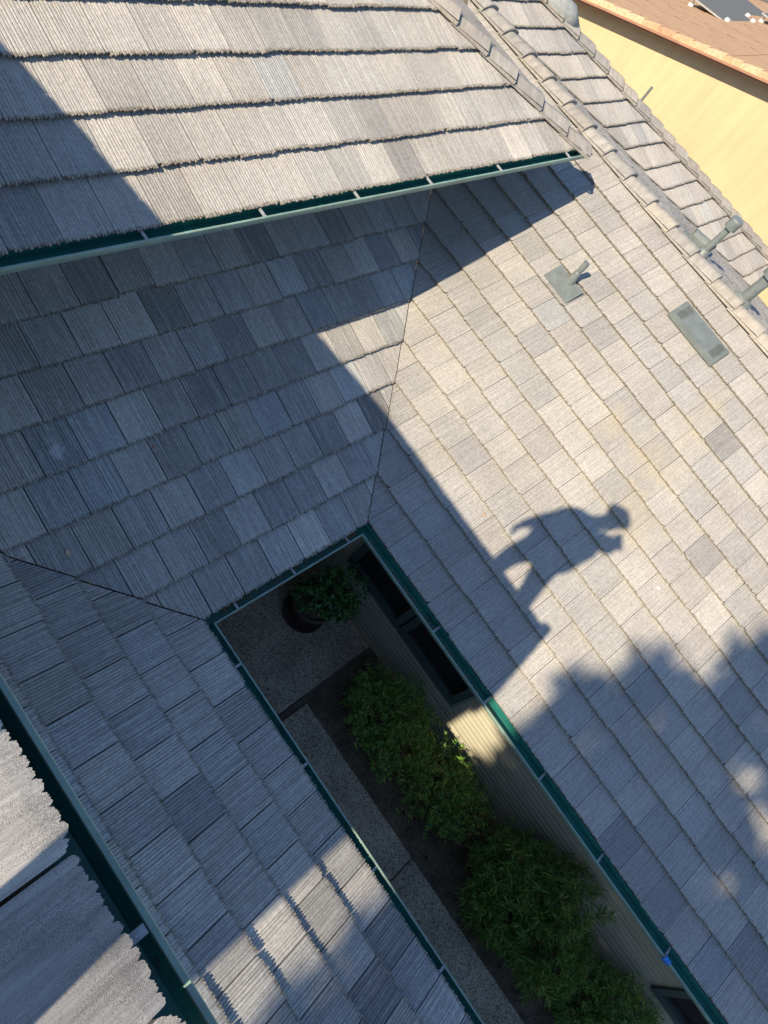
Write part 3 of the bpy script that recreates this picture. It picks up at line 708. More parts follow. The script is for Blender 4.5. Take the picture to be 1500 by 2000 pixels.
# low square attic vent sitting in one course
def attic_vent():
    L, Wd, H = 0.728, 0.315, 0.055
    bm = bmesh.new()
    a = [(-L / 2, 0), (L / 2, 0), (L / 2, Wd), (-L / 2, Wd)]
    tp = [(-L / 2 + 0.012, 0.012), (L / 2 - 0.012, 0.012), (L / 2 - 0.012, Wd), (-L / 2 + 0.012, Wd)]
    lo = [bm.verts.new((x, y, -0.01)) for x, y in a]; hi = [bm.verts.new((x, y, H if y < 0.1 else 0.012)) for x, y in tp]
    for i in range(4): bm.faces.new((lo[i], lo[(i + 1) % 4], hi[(i + 1) % 4], hi[i]))
    bm.faces.new(hi)
    o = bm_obj('attic_vent', bm, (M_VENT,), house)
    o.matrix_local = Matrix.Translation(onC_(18.12 * U, -0.665 * U, 0.004)) @ sC.M
    sl_ = (H - 0.012) / (Wd - 0.012)
    for cxv in (-0.262, 0.262):
        bm = bmesh.new(); R = Matrix.Rotation(-math.atan(sl_), 3, 'X')
        add_box(bm, (cxv, 0.165, H - sl_ * (0.165 - 0.012) + 0.001), (0.085, 0.235, 0.006), R)
        s_ = bm_obj('vent_screen', bm, (M_VENT_DK,), o)
        bm = bmesh.new()
        for i in range(12): add_box(bm, (cxv, 0.055 + i * 0.02, H - sl_ * (0.055 + i * 0.02 - 0.012) + 0.005), (0.085, 0.0055, 0.004), R)
        for i in range(5): add_box(bm, (cxv - 0.036 + i * 0.018, 0.165, H - sl_ * (0.165 - 0.012) + 0.0056), (0.004, 0.235, 0.004), R)
        for s2 in (-1, 1): add_box(bm, (cxv + s2 * 0.046, 0.165, H - sl_ * (0.165 - 0.012) + 0.004), (0.008, 0.25, 0.008), R)
        bm_obj('vent_grille', bm, (M_VENT,), s_ if False else o)
attic_vent()
# small plumbing pipe with its flat flashing sheet
bm = bmesh.new(); add_box(bm, (0, 0.115, 0.004), (0.385, 0.25, 0.006), bev=0.001)
fl = bm_obj('pipe_flashing', bm, (M_VENT,), house); fl.matrix_local = Matrix.Translation(onC_(15.20 * U, 3.37 * U, 0.012)) @ sC.M
pb = onC_(15.83 * U, 3.33 * U, 0.01)
bm = bmesh.new(); add_tube(bm, [pb + Vector((0, 0, -0.05)), pb + Vector((0, 0, 0.05)), pb + Vector((0, 0, 0.13)), pb + Vector((0, 0, 0.14)), pb + Vector((0, 0, 0.27))], [0.062, 0.05, 0.036, 0.029, 0.029], 14)
add_tube(bm, [pb + Vector((0, 0, 0.18)), pb + Vector((0, 0, 0.271))], [0.034, 0.034], 14, cap=False); add_tube(bm, [pb + Vector((0, 0, 0.2705)), pb + Vector((0, 0, 0.2712))], 0.022, 12)
o = bm_obj('plumbing_pipe', bm, (M_VENT,), house)
# vents behind the crest
def vent_pipe(x, y, r, h, capr, name='vent_pipe'):
    b = sK.at_plan(x, y, 0.0)
    bm = bmesh.new()
    add_lathe(bm, [(r * 2.0, -0.12), (r * 1.95, 0.02), (r * 1.75, 0.035), (r * 1.25, 0.07), (r * 1.02, 0.075), (r, h)], b, 20)
    o = bm_obj(name, bm, (M_VENT,), house, False)
    bm = bmesh.new()
    rr = add_lathe(bm, [(r * 1.05, h - 0.06), (capr, h - 0.055), (capr, h + 0.055), (capr * 0.9, h + 0.075), (0.001, h + 0.078)], b, 20)
    bm_obj('rain_cap', bm, (M_VENT,), o, False)
    bm = bmesh.new(); add_tube(bm, [b + Vector((r * 1.0, 0, h - 0.09)), b + Vector((r * 1.0, 0, h - 0.02))], 0.006, 6); bm_obj('cap_bracket', bm, (M_VENT,), o)
    return o
vent_pipe(23.2 * U, 2.02 * U, 0.041, 0.47, 0.078)
vent_pipe(23.1 * U, -0.42 * U, 0.068, 0.46, 0.11)
bm = bmesh.new()                                                       # half-round exhaust hood
n = 10; V = []
for yy in (0.0, 0.31):
    for j in range(n + 1):
        a = math.pi * j / n; V.append(bm.verts.new((0.072 * math.cos(a), yy, 0.05 + 0.072 * math.sin(a))))
    V.append(bm.verts.new((-0.072, yy, -0.03))); V.append(bm.verts.new((0.072, yy, -0.03)))
m = n + 3
order = list(range(n + 1)) + [n + 1, n + 2]
for a, b in zip(order, order[1:] + order[:1]): bm.faces.new((V[a], V[b], V[m + b], V[m + a]))
bm.faces.new([V[m + i] for i in order]); 
add_box(bm, (0, 0.15, -0.035), (0.30, 0.46, 0.012))
o = bm_obj('exhaust_hood', bm, (M_VENT,), house); o.matrix_local = Matrix.Translation(sK.at_plan(23.2 * U, 2.85 * U, 0.02)) @ (Matrix.Rotation(math.radians(200), 4, 'Z'))
# thin post behind the far hip
bm = bmesh.new(); pp = Vector((9.95, 3.44, 0)); zt = sF.at_plan(9.5, 3.44).z
add_tube(bm, [(pp.x, pp.y, zt - 0.5), (pp.x, pp.y, zt + 0.0)], 0.022, 10)
bm_obj('vent_stub', bm, (M_VENT,), house)

# ------------------------------------------------------------------ neighbour's house
nb = empty('neighbour_house', (14.4, 0, 0)); tag(nb, 'yellow stucco house with peach tiled roof in the upper right corner', 'house')
NXW = 14.42; XRK = 14.03
def rz(y): return 0.792 + EZ - K * (y - 4.937)
YRG, YEV = -1.5, 9.0
V = [(NXW, YEV - 0.4, -0.1), (NXW, 2 * YRG - YEV + 0.4, -0.1), (NXW, 2 * YRG - YEV + 0.4, rz(YEV) - 0.1), (NXW, YRG, rz(YRG) - 0.16), (NXW, YEV - 0.4, rz(YEV) - 0.02)]
V2 = [(x + 11, y, z) for x, y, z in V]
F = [(0, 1, 2, 3, 4), (9, 8, 7, 6, 5)] + [(i, i + 5, (i + 1) % 5 + 5, (i + 1) % 5) for i in range(5)]
w_ = mesh_obj('wall', [(x - 14.4, y, z) for x, y, z in V + V2], F, (M_STUCCO,), nb)
def npt(x, y, w=0.0): return Vector((x - 14.4, y, rz(y))) + Vector((0, SI, CO)) * w
V = [npt(XRK + 0.05, YRG, 0), npt(XRK + 0.05, YEV, 0), npt(26, YEV, 0), npt(26, YRG, 0)]; V += [v - Vector((0, SI, CO)) * 0.06 for v in V]
rf = mesh_obj('roof', V, [(0, 3, 2, 1), (4, 5, 6, 7), (0, 1, 5, 4), (1, 2, 6, 5), (2, 3, 7, 6), (3, 0, 4, 7)], (M_PEACH,), nb)
def npt2(x, y, w=0.0): return Vector((x - 14.4, 2 * YRG - y, rz(y))) + Vector((0, -SI, CO)) * w
V = [npt2(XRK + 0.05, YRG, 0), npt2(XRK + 0.05, YEV, 0), npt2(26, YEV, 0), npt2(26, YRG, 0)]; V += [v - Vector((0, -SI, CO)) * 0.06 for v in V]
mesh_obj('roof', V, [(0, 1, 2, 3), (7, 6, 5, 4), (4, 5, 1, 0), (5, 6, 2, 1), (6, 7, 3, 2), (7, 4, 0, 3)], (M_PEACH,), nb)
# flat tile courses over the visible part
CE = 0.36
for j in range(14):
    y0 = 8.95 - j * CE * CO
    if y0 < 3.4: break
    V, F = [], []
    for i in range(34):
        x0 = XRK + 0.20 + i * 0.33 + (0.165 if j % 2 else 0)
        a = len(V); lift = rnd.uniform(0.022, 0.03)
        V += [npt(x0, y0, lift), npt(x0 + 0.325, y0, lift), npt(x0 + 0.325, y0 - CE * CO, 0.006), npt(x0, y0 - CE * CO, 0.006), npt(x0, y0, 0.0), npt(x0 + 0.325, y0, 0.0)]
        F += [(a, a + 1, a + 2, a + 3), (a, a + 4, a + 5, a + 1)]
    o = mesh_obj('tile_course', V, [tuple(reversed(f)) for f in F], (M_PEACH,), rf)
RK = [(0.50, 0.33, 0.20), (0.42, 0.24, 0.15), (0.53, 0.37, 0.23), (0.34, 0.19, 0.12), (0.47, 0.30, 0.18)]
bmr = bmesh.new(); add_box(bmr, (0, 0, 0), (0.17, 0.41, 0.035), bev=0.008); add_box(bmr, (-0.085, 0, -0.05), (0.03, 0.41, 0.13), bev=0.006)
mr = bpy.data.meshes.new('rake_tile'); bmr.to_mesh(mr); bmr.free(); mr.materials.append(M_RAKE)
for j in range(22):
    y = 8.9 - j * 0.355
    o = bpy.data.objects.new('rake_tile', mr); col.objects.link(o); o.parent = rf
    p = npt(XRK + 0.10, y, 0.045)
    o.matrix_local = Matrix.Translation(p) @ Matrix.Rotation(-math.atan(K) - 0.05, 4, 'X'); o.color = (*rnd.choice(RK), 1)
bmr = bmesh.new(); add_box(bmr, (0, 0, 0), (0.05, 0.353, 0.17), bev=0.004)
mr2 = bpy.data.meshes.new('rake_board'); bmr.to_mesh(mr2); bmr.free(); mr2.materials.append(M_ORANGE)
V = [npt(XRK + 0.035, YRG, -0.02), npt(XRK + 0.035, YEV, -0.02), npt(XRK + 0.035, YEV, -0.12), npt(XRK + 0.035, YRG, -0.12)]
V += [v + Vector((0.04, 0, 0)) for v in V]
mesh_obj('rake_board', V, [(0, 1, 2, 3), (7, 6, 5, 4), (0, 4, 5, 1), (3, 2, 6, 7), (1, 5, 6, 2), (0, 3, 7, 4)], (M_ORANGE,), rf)
V = [npt(XRK - 0.02, y, w) for (y, w) in ((YRG, -0.035), (YEV, -0.035), (YEV, -0.075), (YRG, -0.075))]; V += [v + Vector((0.05, 0, 0)) for v in V]
mesh_obj('rake_moulding', V, [(0, 1, 2, 3), (7, 6, 5, 4), (0, 4, 5, 1), (3, 2, 6, 7), (1, 5, 6, 2), (0, 3, 7, 4)], (M_ORANGE,), rf)
# solar panels on tilted feet
M_PV = simple('solar_glass', (0.10, 0.096, 0.09), 0.6, var=0.1, spec=0.3); M_ALU = simple('aluminium_frame', (0.42, 0.41, 0.38), 0.45, metal=0.5); M_FOOT = simple('white_ballast_foot', (0.48, 0.48, 0.46), 0.5)
def panel(x, y, L, Wd, label):
    e = empty('solar_panel', Vector((14.4, 0, 0)) + npt(x, y, 0.03)); tag(e, label, 'solar panel', 'solar panels on the neighbouring roof')
    R = Matrix.Rotation(math.radians(-8), 4, 'X')
    bm = bmesh.new(); add_box(bm, (L / 2, -Wd / 2, 0.17), (L, Wd, 0.035), bev=0.004); f = bm_obj('panel_frame', bm, (M_ALU,), e); f.matrix_local = R
    bm = bmesh.new(); add_box(bm, (L / 2, -Wd / 2, 0.189), (L - 0.06, Wd - 0.06, 0.006)); f = bm_obj('panel_glass', bm, (M_PV,), e); f.matrix_local = R
    for fx in (0.12, L - 0.12):
        for fy in (-0.08, -Wd + 0.1):
            bm = bmesh.new(); zt = 0.15 - 0.14 * 0.0
            add_tube(bm, [(fx, fy, -0.02 + -K * fy * 1.0), (fx, fy, 0.16 - fy * 0.14 * 0.9)], 0.016, 8)
            l = bm_obj('panel_foot', bm, (M_ALU,), e)
            bm = bmesh.new(); add_lathe(bm, [(0.001, 0.05), (0.06, 0.045), (0.075, 0.0), (0.075, -0.03)], (fx, fy, -0.0 - K * fy), 12)
            bm_obj('ballast', bm, (M_FOOT,), l)
panel(18.6, 7.1, 1.9, 1.15, 'tilted grey solar panel nearest the clay rake edge of the peach roof')
panel(20.9, 7.5, 1.9, 1.15, 'grey solar panel behind the first one, cut off at the corner of the picture')
panel(20.9, 6.15, 1.9, 1.15, 'grey solar panel at the right picture edge, nearest the yellow wall')

# ------------------------------------------------------------------ plants
def leaf(V, F, p, d, nrm, L, Wd, fold=0.25, droop=0.0):
    s = d.cross(nrm)
    if s.length < 1e-4: s = d.orthogonal()
    s.normalize(); n2 = s.cross(d).normalized()
    k = len(V)
    m = p + d * (L * 0.42)
    tip = p + d * L - n2 * (droop * L)
    V.append(p); V.append(m + s * (Wd / 2) + n2 * (fold * Wd)); V.append(tip); V.append(m - s * (Wd / 2) + n2 * (fold * Wd))
    F.append((k, k + 1, k + 2)); F.append((k, k + 2, k + 3))
def rv(r): 
    while True:
        v = Vector((r.uniform(-1, 1), r.uniform(-1, 1), r.uniform(-1, 1)))
        if 0.05 < v.length < 1: return v.normalized()
def crown_pts(r, lobes, n, inner=0.45):
    out = []
    ws = [l[1].x * l[1].y * l[1].z for l in lobes]
    for _ in range(n):
        c, ra = r.choices(lobes, ws)[0]
        d = rv(r); rad = (inner + (1 - inner) * r.random() ** 0.6) * (0.86 + 0.22 * noise.noise(d * 2.3 + c * 3))
        out.append((Vector((c.x + d.x * ra.x * rad, c.y + d.y * ra.y * rad, c.z + d.z * ra.z * rad)), d))
    return out
def stems(r, lobes, base, n, rad):
    bm = bmesh.new()
    for _ in range(n):
        c, ra = r.choice(lobes); d = rv(r); d.z = abs(d.z)
        tip = Vector((c.x + d.x * ra.x * 0.75, c.y + d.y * ra.y * 0.75, c.z + d.z * ra.z * 0.75))
        b = Vector((base[0] + r.uniform(-.08, .08), base[1] + r.uniform(-.08, .08), base[2]))
        mid = b.lerp(tip, 0.5) + Vector((r.uniform(-.06, .06), r.uniform(-.06, .06), 0.08))
        add_tube(bm, [b, mid, tip], [rad, rad * 0.75, rad * 0.35], 5)
    return bm
def shrub(name, loc, lobes, kind, n, seed, label, mat, group=None):
    r = random.Random(seed); e = empty(name, loc); tag(e, label, 'shrub', group)
    L = [(Vector(c), Vector(s)) for c, s in lobes]
    V, F = [], []
    for p, d in crown_pts(r, L, n):
        out = (d + Vector((0, 0, 0.55)) + rv(r) * 0.5).normalized()
        if kind == 'nandina':                        # pinnate sprays of pointed leaflets
            ln = r.uniform(0.09, 0.15); axis = (out + Vector((0, 0, -0.25))).normalized(); side = axis.cross(Vector((0, 0, 1)))
            if side.length < 0.05: side = Vector((1, 0, 0))
            side.normalize(); nn = (side.cross(axis) * 0.35 + Vector((0, 0, 0.9)) + rv(r) * 0.35).normalized()
            for k in range(4):
                q = p + axis * ln * (k / 3.0)
                for s in (-1, 1):
                    dd = (axis * 0.75 + side * s * 0.8 + rv(r) * 0.25 + Vector((0, 0, -0.12))).normalized()
                    leaf(V, F, q, dd, nn, r.uniform(0.038, 0.064), r.uniform(0.013, 0.020), 0.15, 0.15)
            leaf(V, F, p + axis * ln, (axis + Vector((0, 0, -0.2))).normalized(), nn, r.uniform(0.04, 0.06), 0.016, 0.15, 0.2)
        elif kind == 'narrow':                       # whorls of strap leaves at the shoot tips
            for k in range(13):
                ang = k * 2.4 + r.random(); a = out.orthogonal().normalized(); b = out.cross(a)
                rad = a * math.cos(ang) + b * math.sin(ang)
                dd = (rad * r.uniform(0.5, 1.0) + out * r.uniform(0.25, 0.9)).normalized()
                leaf(V, F, p + out * r.uniform(-0.05, 0.04), dd, (out * 0.3 + Vector((0, 0, 0.8)) + rv(r) * 0.4).normalized(), r.uniform(0.075, 0.135), r.uniform(0.009, 0.014), 0.1, 0.12)
        else:                                        # broad glossy leaves
            for k in range(5):
                dd = (out * 0.4 + rv(r)).normalized()
                leaf(V, F, p + rv(r) * 0.02, dd, (Vector((0, 0, 1)) + rv(r) * 0.5).normalized(), r.uniform(0.045, 0.075), r.uniform(0.024, 0.036), 0.12, 0.15)
    mesh_obj('crown', V, F, (mat,), e)
    bm_obj('stem', stems(r, L, (0, 0, 0), 16 if kind != 'broad' else 12, 0.008), (M_BARK,), e)
    return e
NG = 'leafy shrubs in the courtyard bed'
shrub('nandina_shrub', (1.75, -1.68, 0.0), [((0.0, 0.16, 0.38), (0.36, 0.40, 0.38)), ((0.10, 0.38, 0.42), (0.28, 0.25, 0.32)), ((-0.05, -0.22, 0.40), (0.36, 0.30, 0.36)), ((0.2, 0.0, 0.5), (0.26, 0.34, 0.3))], 'nandina', 480, 11,
      'feathery green nandina shrub nearest the flower pot, below the window', M_NAND, NG)
shrub('nandina_shrub', (1.80, -2.62, 0.0), [((-0.05, 0.05, 0.34), (0.38, 0.36, 0.36)), ((0.15, 0.22, 0.36), (0.30, 0.30, 0.34)), ((0.12, -0.2, 0.36), (0.32, 0.26, 0.34))], 'nandina', 370, 12,
      'smaller feathery nandina shrub between the big narrow-leaved bush and the window shrub', M_NAND, NG)
shrub('narrow_leaved_bush', (1.78, -3.95, 0.0), [((-0.04, 0.0, 0.58), (0.62, 0.80, 0.56)), ((0.06, 0.46, 0.62), (0.50, 0.44, 0.52)), ((-0.08, -0.46, 0.55), (0.52, 0.44, 0.52)), ((0.12, 0.0, 0.95), (0.46, 0.66, 0.40)), ((-0.30, 0.25, 0.45), (0.36, 0.4, 0.36))], 'narrow', 900, 13,
      'big round bush with long narrow dark green leaves beside the walkway', M_POD, NG)
shrub('nandina_shrub', (1.82, -5.35, 0.0), [((0.0, 0.2, 0.42), (0.40, 0.42, 0.40)), ((0.12, -0.2, 0.42), (0.36, 0.42, 0.40)), ((0.1, 0.0, 0.55), (0.3, 0.5, 0.34))], 'nandina', 620, 14,
      'feathery shrub at the bottom edge, in front of the lowest window', M_NAND, NG)
# pot with a glossy-leaved plant
pot = empty('terracotta_pot', (1.83, -0.10, 0.035)); tag(pot, 'dark round terracotta pot on the courtyard slab', 'pot')
bm = bmesh.new(); add_lathe(bm, [(0.0, 0.0), (0.155, 0.0), (0.17, 0.01), (0.235, 0.33), (0.262, 0.335), (0.268, 0.36), (0.264, 0.395), (0.24, 0.398), (0.228, 0.385), (0.218, 0.33)], (0, 0, 0.03), 40)
bm_obj('pot_body', bm, (M_TERRA,), pot, True)
bm = bmesh.new(); add_lathe(bm, [(0.0, 0.0), (0.24, 0.0), (0.262, 0.04), (0.25, 0.042), (0.23, 0.014), (0.0, 0.012)], (0, 0, 0), 36); bm_obj('saucer', bm, (M_TERRA,), pot, True)
bm = bmesh.new(); add_lathe(bm, [(0.22, 0.345), (0.12, 0.355), (0.0, 0.358)], (0, 0, 0.03), 24); bm_obj('potting_soil', bm, (M_SOIL,), pot)
pl = shrub('potted_plant', (1.83, -0.10, 0.40), [((0.05, -0.05, 0.34), (0.32, 0.34, 0.27)), ((0.12, -0.26, 0.28), (0.24, 0.18, 0.20)), ((-0.12, 0.05, 0.22), (0.2, 0.24, 0.2)), ((0.22, -0.1, 0.50), (0.2, 0.3, 0.16))], 'broad', 230, 15,
           'glossy broad-leaved plant growing in the dark terracotta pot', M_CAM)
pl['category'] = 'plant'
# mulch chips and fallen needles on the bed
r = random.Random(5); V, F = [], []
for i in range(2600):
    x = r.uniform(1.27, 2.28); y = r.uniform(-6.2, -0.92); ang = r.uniform(0, 6.28); l = r.uniform(0.008, 0.03); w = l * r.uniform(0.12, 0.4)
    z = 0.03 + 0.03 * noise.noise(Vector((x * 5, y * 5, 0))) + r.uniform(0, 0.012); d = Vector((math.cos(ang), math.sin(ang), r.uniform(-.35, .35))); s = Vector((-math.sin(ang), math.cos(ang), r.uniform(-.3, .3)))
    p = Vector((x, y, z)); k = len(V); V += [p - d * l, p + s * w, p + d * l, p - s * w]; F.append((k, k + 1, k + 2, k + 3))
def mulch():
    t = NT('mulch_chips'); geo = t.n('NewGeometry')
    return t.out(t.ramp(geo.outputs['Random Per Island'], [(0.0, (0.015, 0.011, 0.008)), (0.8, (0.07, 0.05, 0.033)), (0.96, (0.15, 0.10, 0.06)), (1.0, (0.34, 0.24, 0.11))]), 0.9)
o = mesh_obj('mulch_chips', V, F, (mulch(),)); tag(o, 'dark mulch chips and dry needles covering the planting bed', 'mulch', kind='stuff')

# single fallen leaves
def fallen(name, p, nrm, size, c, ang, label, cat='leaf'):
    m = simple('leaf_' + str(len(bpy.data.materials)), c, 0.8, var=0.25, scale=60)
    nrm = Vector(nrm).normalized(); a = nrm.orthogonal().normalized(); a = Quaternion(nrm, ang) @ a; b = nrm.cross(a)
    V, F = [], []
    prof = [(-1, 0.05), (-0.55, 0.42), (-0.1, 0.6), (0.35, 0.5), (0.75, 0.22), (1, 0.03)]
    for t, w in prof:
        for s in (-1, 0, 1): V.append(a * (t * size) + b * (s * w * size) + nrm * (0.004 + 0.25 * size * (abs(s) * 0.5 + t * t * 0.35)))
    for i in range(5):
        for s in (0, 1): k = i * 3 + s; F.append((k, k + 3, k + 4, k + 1))
    o = mesh_obj(name, V, F, (m,)); o.location = p; tag(o, label, cat); return o
fallen('fallen_leaf', sB.at_plan(-0.71, 0.88, -0.008), sB.n, 0.026, (0.50, 0.36, 0.24), 0.5, 'pale tan curled leaf on the shaded tiles left of the courtyard')
fallen('fallen_petal', sB.at_plan(0.163, 1.299, -0.008), sB.n, 0.013, (0.42, 0.06, 0.045), 1.0, 'small red petal on the shaded tiles', 'petal')
fallen('fallen_leaf', sB.at_plan(1.369, 1.516, -0.012), sB.n, 0.012, (0.30, 0.22, 0.14), 2.0, 'tiny brown leaf on the shaded tiles near the valley')
fallen('fallen_leaf', sC.at_plan(2.56, -0.469, -0.012), sC.n, 0.016, (0.55, 0.28, 0.10), 0.2, 'small orange leaf on the sunlit tiles above the courtyard corner')
fallen('fallen_leaf', sA.at_plan(2.35, 2.64, -0.014), sA.n, 0.013, (0.62, 0.42, 0.16), 1.2, 'small orange leaf on the sunlit upper slope')
fallen('paper_scrap', sC.at_plan(3.497, -1.97, -0.012), sC.n, 0.018, (0.8, 0.78, 0.74), 0.9, 'tiny white scrap on the sunlit tiles right of the person shadow', 'scrap')
fallen('fallen_leaf', (1.42, -1.62, 0.075), (0.2, 0, 1), 0.03, (0.42, 0.30, 0.09), 0.8, 'yellowish dry leaf on the dark mulch near the walkway')
# blue painter's tape wrapped over the gutter lip
M_TAPE = simple('blue_tape', (0.02, 0.20, 0.62), 0.55, var=0.2, scale=40)
V, F = [], []
sec = [(0.034, -0.012), (0.026, 0.006), (-0.002, 0.008), (-0.009, -0.004), (-0.007, -0.024), (-0.001, -0.05)]
for i, yy in enumerate((-0.034, -0.012, 0.010, 0.032)):
    for (o_, z) in sec: V.append((W + o_, -4.275 + yy + 0.004 * math.sin(z * 200 + i), EZ + z + 0.003 * math.sin(i * 2.1 + o_ * 90)))
n = len(sec)
for i in range(3):
    for j in range(n - 1): a = i * n + j; F.append((a, a + 1, a + n + 1, a + n))
o = mesh_obj('tape_strip', V, F, (M_TAPE,)); tag(o, 'strip of bright blue tape wrapped over the right courtyard gutter', 'tape')
md = o.modifiers.new('thick', 'SOLIDIFY'); md.thickness = 0.0015; md.offset = 1

# ------------------------------------------------------------------ the person with the phone (behind the lens) and the tree that shade the roofs
M_SKIN = simple('skin', (0.42, 0.25, 0.17), 0.55, var=0.06); M_SHIRT = simple('grey_shirt', (0.20, 0.21, 0.23), 0.9); M_PANTS = simple('dark_trousers', (0.04, 0.045, 0.06), 0.9); M_HAIR = simple('dark_cap', (0.02, 0.02, 0.025), 0.8); M_SHOE = simple('work_shoe', (0.05, 0.035, 0.025), 0.8)
PX, PY = -2.55, CAM.y + 0.30
RZ = sE.at_plan(PX, PY).z
def skin_mesh(name, verts, edges, rads, mats, parent, pick=None, sub=1, root=0):
    me = bpy.data.meshes.new(name); me.from_pydata([tuple(v) for v in verts], edges, []); me.update()
    o = bpy.data.objects.new(name, me); col.objects.link(o)
    md = o.modifiers.new('skin', 'SKIN'); md.use_smooth_shade = True
    sv = me.skin_vertices[0].data
    for i, v in enumerate(sv): v.radius = rads[i] if hasattr(rads[i], '__len__') else (rads[i], rads[i]); v.use_root = (i == root)
    sb_ = o.modifiers.new('sub', 'SUBSURF'); sb_.levels = sub; sb_.render_levels = sub
    dg = bpy.context.evaluated_depsgraph_get(); ev = o.evaluated_get(dg); nm = bpy.data.meshes.new_from_object(ev)
    bpy.data.objects.remove(o); bpy.data.meshes.remove(me)
    for m in mats: nm.materials.append(m)
    if pick:
        for p_ in nm.polygons: p_.material_index = pick(p_.center)
    nm.polygons.foreach_set('use_smooth', [True] * len(nm.polygons))
    o = bpy.data.objects.new(name, nm); col.objects.link(o); o.parent = parent
    return o
per = empty('person', (PX, PY, RZ)); tag(per, 'person in grey shirt standing on the nearest roof, taking the photo with a phone', 'person')
per.scale = (1, 1, 0.97)
def foot_z(x, y): return sE.at_plan(PX + x, PY + y).z - RZ
# local frame: x forward (towards the courtyard), y to the left, z up
HL, HR = (0.0, 0.06, 0.76), (0.0, -0.12, 0.76)
B_ = [(0.0, -0.02, 0.84), (0.01, 0.0, 1.00), (0.03, -0.01, 1.16), (0.06, -0.03, 1.31), (0.09, -0.03, 1.42), (0.13, -0.10, 1.51), (0.16, -0.10, 1.60), (0.15, -0.10, 1.70),   # 0..7 pelvis..head top
      HL, (0.04, 0.10, 0.44), (-0.01, 0.045, 0.09), (0.14, 0.07, 0.05),                                  # 8..11 left leg
      HR, (0.05, -0.235, 0.44), (0.0, -0.375, 0.09), (0.15, -0.41, 0.05),                                # 12..15 right leg
      (0.05, 0.105, 1.335), (0.03, 0.245, 1.03), (0.06, 0.30, 0.72),                                       # 16..18 left arm, hanging, elbow out
      (0.07, -0.155, 1.325), (0.20, -0.345, 1.26), (0.345, -0.225, 1.235)]                                # 19..21 right arm, forearm raised to the phone
for i in (10, 14): x, y, z = B_[i]; B_[i] = (x, y, z + foot_z(x, y))
for i in (11, 15): x, y, z = B_[i]; B_[i] = (x, y, z + foot_z(x, y))
BE = [(0, 1), (1, 2), (2, 3), (3, 4), (4, 5), (5, 6), (6, 7), (0, 8), (8, 9), (9, 10), (10, 11), (0, 12), (12, 13), (13, 14), (14, 15), (3, 16), (16, 17), (17, 18), (3, 19), (19, 20), (20, 21)]
BR = [(0.22, 0.31), (0.21, 0.32), (0.21, 0.31), (0.17, 0.24), 0.08, (0.095, 0.085), (0.118, 0.10), (0.09, 0.08), 0.15, 0.10, 0.072, 0.055, 0.15, 0.105, 0.085, 0.06, 0.085, 0.062, 0.043, 0.085, 0.062, 0.043]
def pick(c):
    if c.z < 0.10 + foot_z(c.x, c.y): return 3
    if c.z < 0.90 and abs(c.y + 0.05) < 0.27: return 2
    if c.z > 1.41: return 0
    if c.y > 0.22 and c.z < 1.02: return 0
    if c.x > 0.26: return 0
    return 1
body = skin_mesh('body', B_, BE, BR, (M_SKIN, M_SHIRT, M_PANTS, M_SHOE), per, pick, 2)
# face, hair and cap
bm = bmesh.new(); bmesh.ops.create_uvsphere(bm, u_segments=20, v_segments=12, radius=0.108); bmesh.ops.scale(bm, vec=(1.05, 0.95, 0.85), verts=bm.verts); bmesh.ops.translate(bm, vec=(0.135, -0.10, 1.665), verts=bm.verts)
add_lathe(bm, [(0.10, 0.012), (0.140, -0.004), (0.143, -0.010), (0.10, 0.0)], (0.15, -0.10, 1.655), 24)
bm_obj('cap', bm, (M_HAIR,), per, True)
bm = bmesh.new()
add_tube(bm, [(0.245, -0.10, 1.605), (0.266, -0.10, 1.575), (0.25, -0.10, 1.565)], [0.010, 0.014, 0.008], 8)
for s in (-1, 1): add_tube(bm, [(0.155, -0.085 + s * 0.075, 1.605), (0.15, -0.085 + s * 0.085, 1.575), (0.155, -0.085 + s * 0.075, 1.55)], [0.012, 0.014, 0.010], 8)
bm_obj('nose_and_ears', bm, (M_SKIN,), per, True)
# hands: palm with five fingers
def hand(wrist, palm_dir, side, nrm, curl, thumb_side):
    w = Vector(wrist); d = Vector(palm_dir).normalized(); s = Vector(side).normalized(); n_ = Vector(nrm).normalized()
    vs = [w, w + d * 0.045, w + d * 0.085]; ed = [(0, 1), (1, 2)]; ra = [(0.027, 0.022), (0.036, 0.020), (0.036, 0.017)]
    for k, (off, ln) in enumerate(((-0.03, 0.062), (-0.01, 0.078), (0.01, 0.082), (0.03, 0.074))):
        a = len(vs); b = w + d * 0.088 + s * off
        p1 = b + (d * math.cos(curl * 0.5) + n_ * math.sin(curl * 0.5)) * ln * 0.45
        p2 = p1 + (d * math.cos(curl * 1.3) + n_ * math.sin(curl * 1.3)) * ln * 0.32
        p3 = p2 + (d * math.cos(curl * 2.0) + n_ * math.sin(curl * 2.0)) * ln * 0.26
        vs += [b, p1, p2, p3]; ed += [(2, a), (a, a + 1), (a + 1, a + 2), (a + 2, a + 3)]; ra += [0.0095, 0.0088, 0.008, 0.0068]
    a = len(vs); b = w + d * 0.035 + s * 0.032 * thumb_side
    vs += [b, b + (s * thumb_side * 0.8 + d * 0.5 + n_ * 0.3).normalized() * 0.034, b + (s * thumb_side * 0.8 + d * 0.5 + n_ * 0.3).normalized() * 0.034 + (d + n_ * 0.5).normalized() * 0.03]
    ed += [(1, a), (a, a + 1), (a + 1, a + 2)]; ra += [0.013, 0.011, 0.009]
    return skin_mesh('hand', vs, ed, ra, (M_SKIN,), per, None, 1)
hand(B_[18], (0.12, -0.05, -1), (1, 0, 0), (0, -1, 0), 0.45, 1)
lens = CAM - Vector((PX, PY, RZ))
grip = lens - up * 0.085 - fwd * 0.02
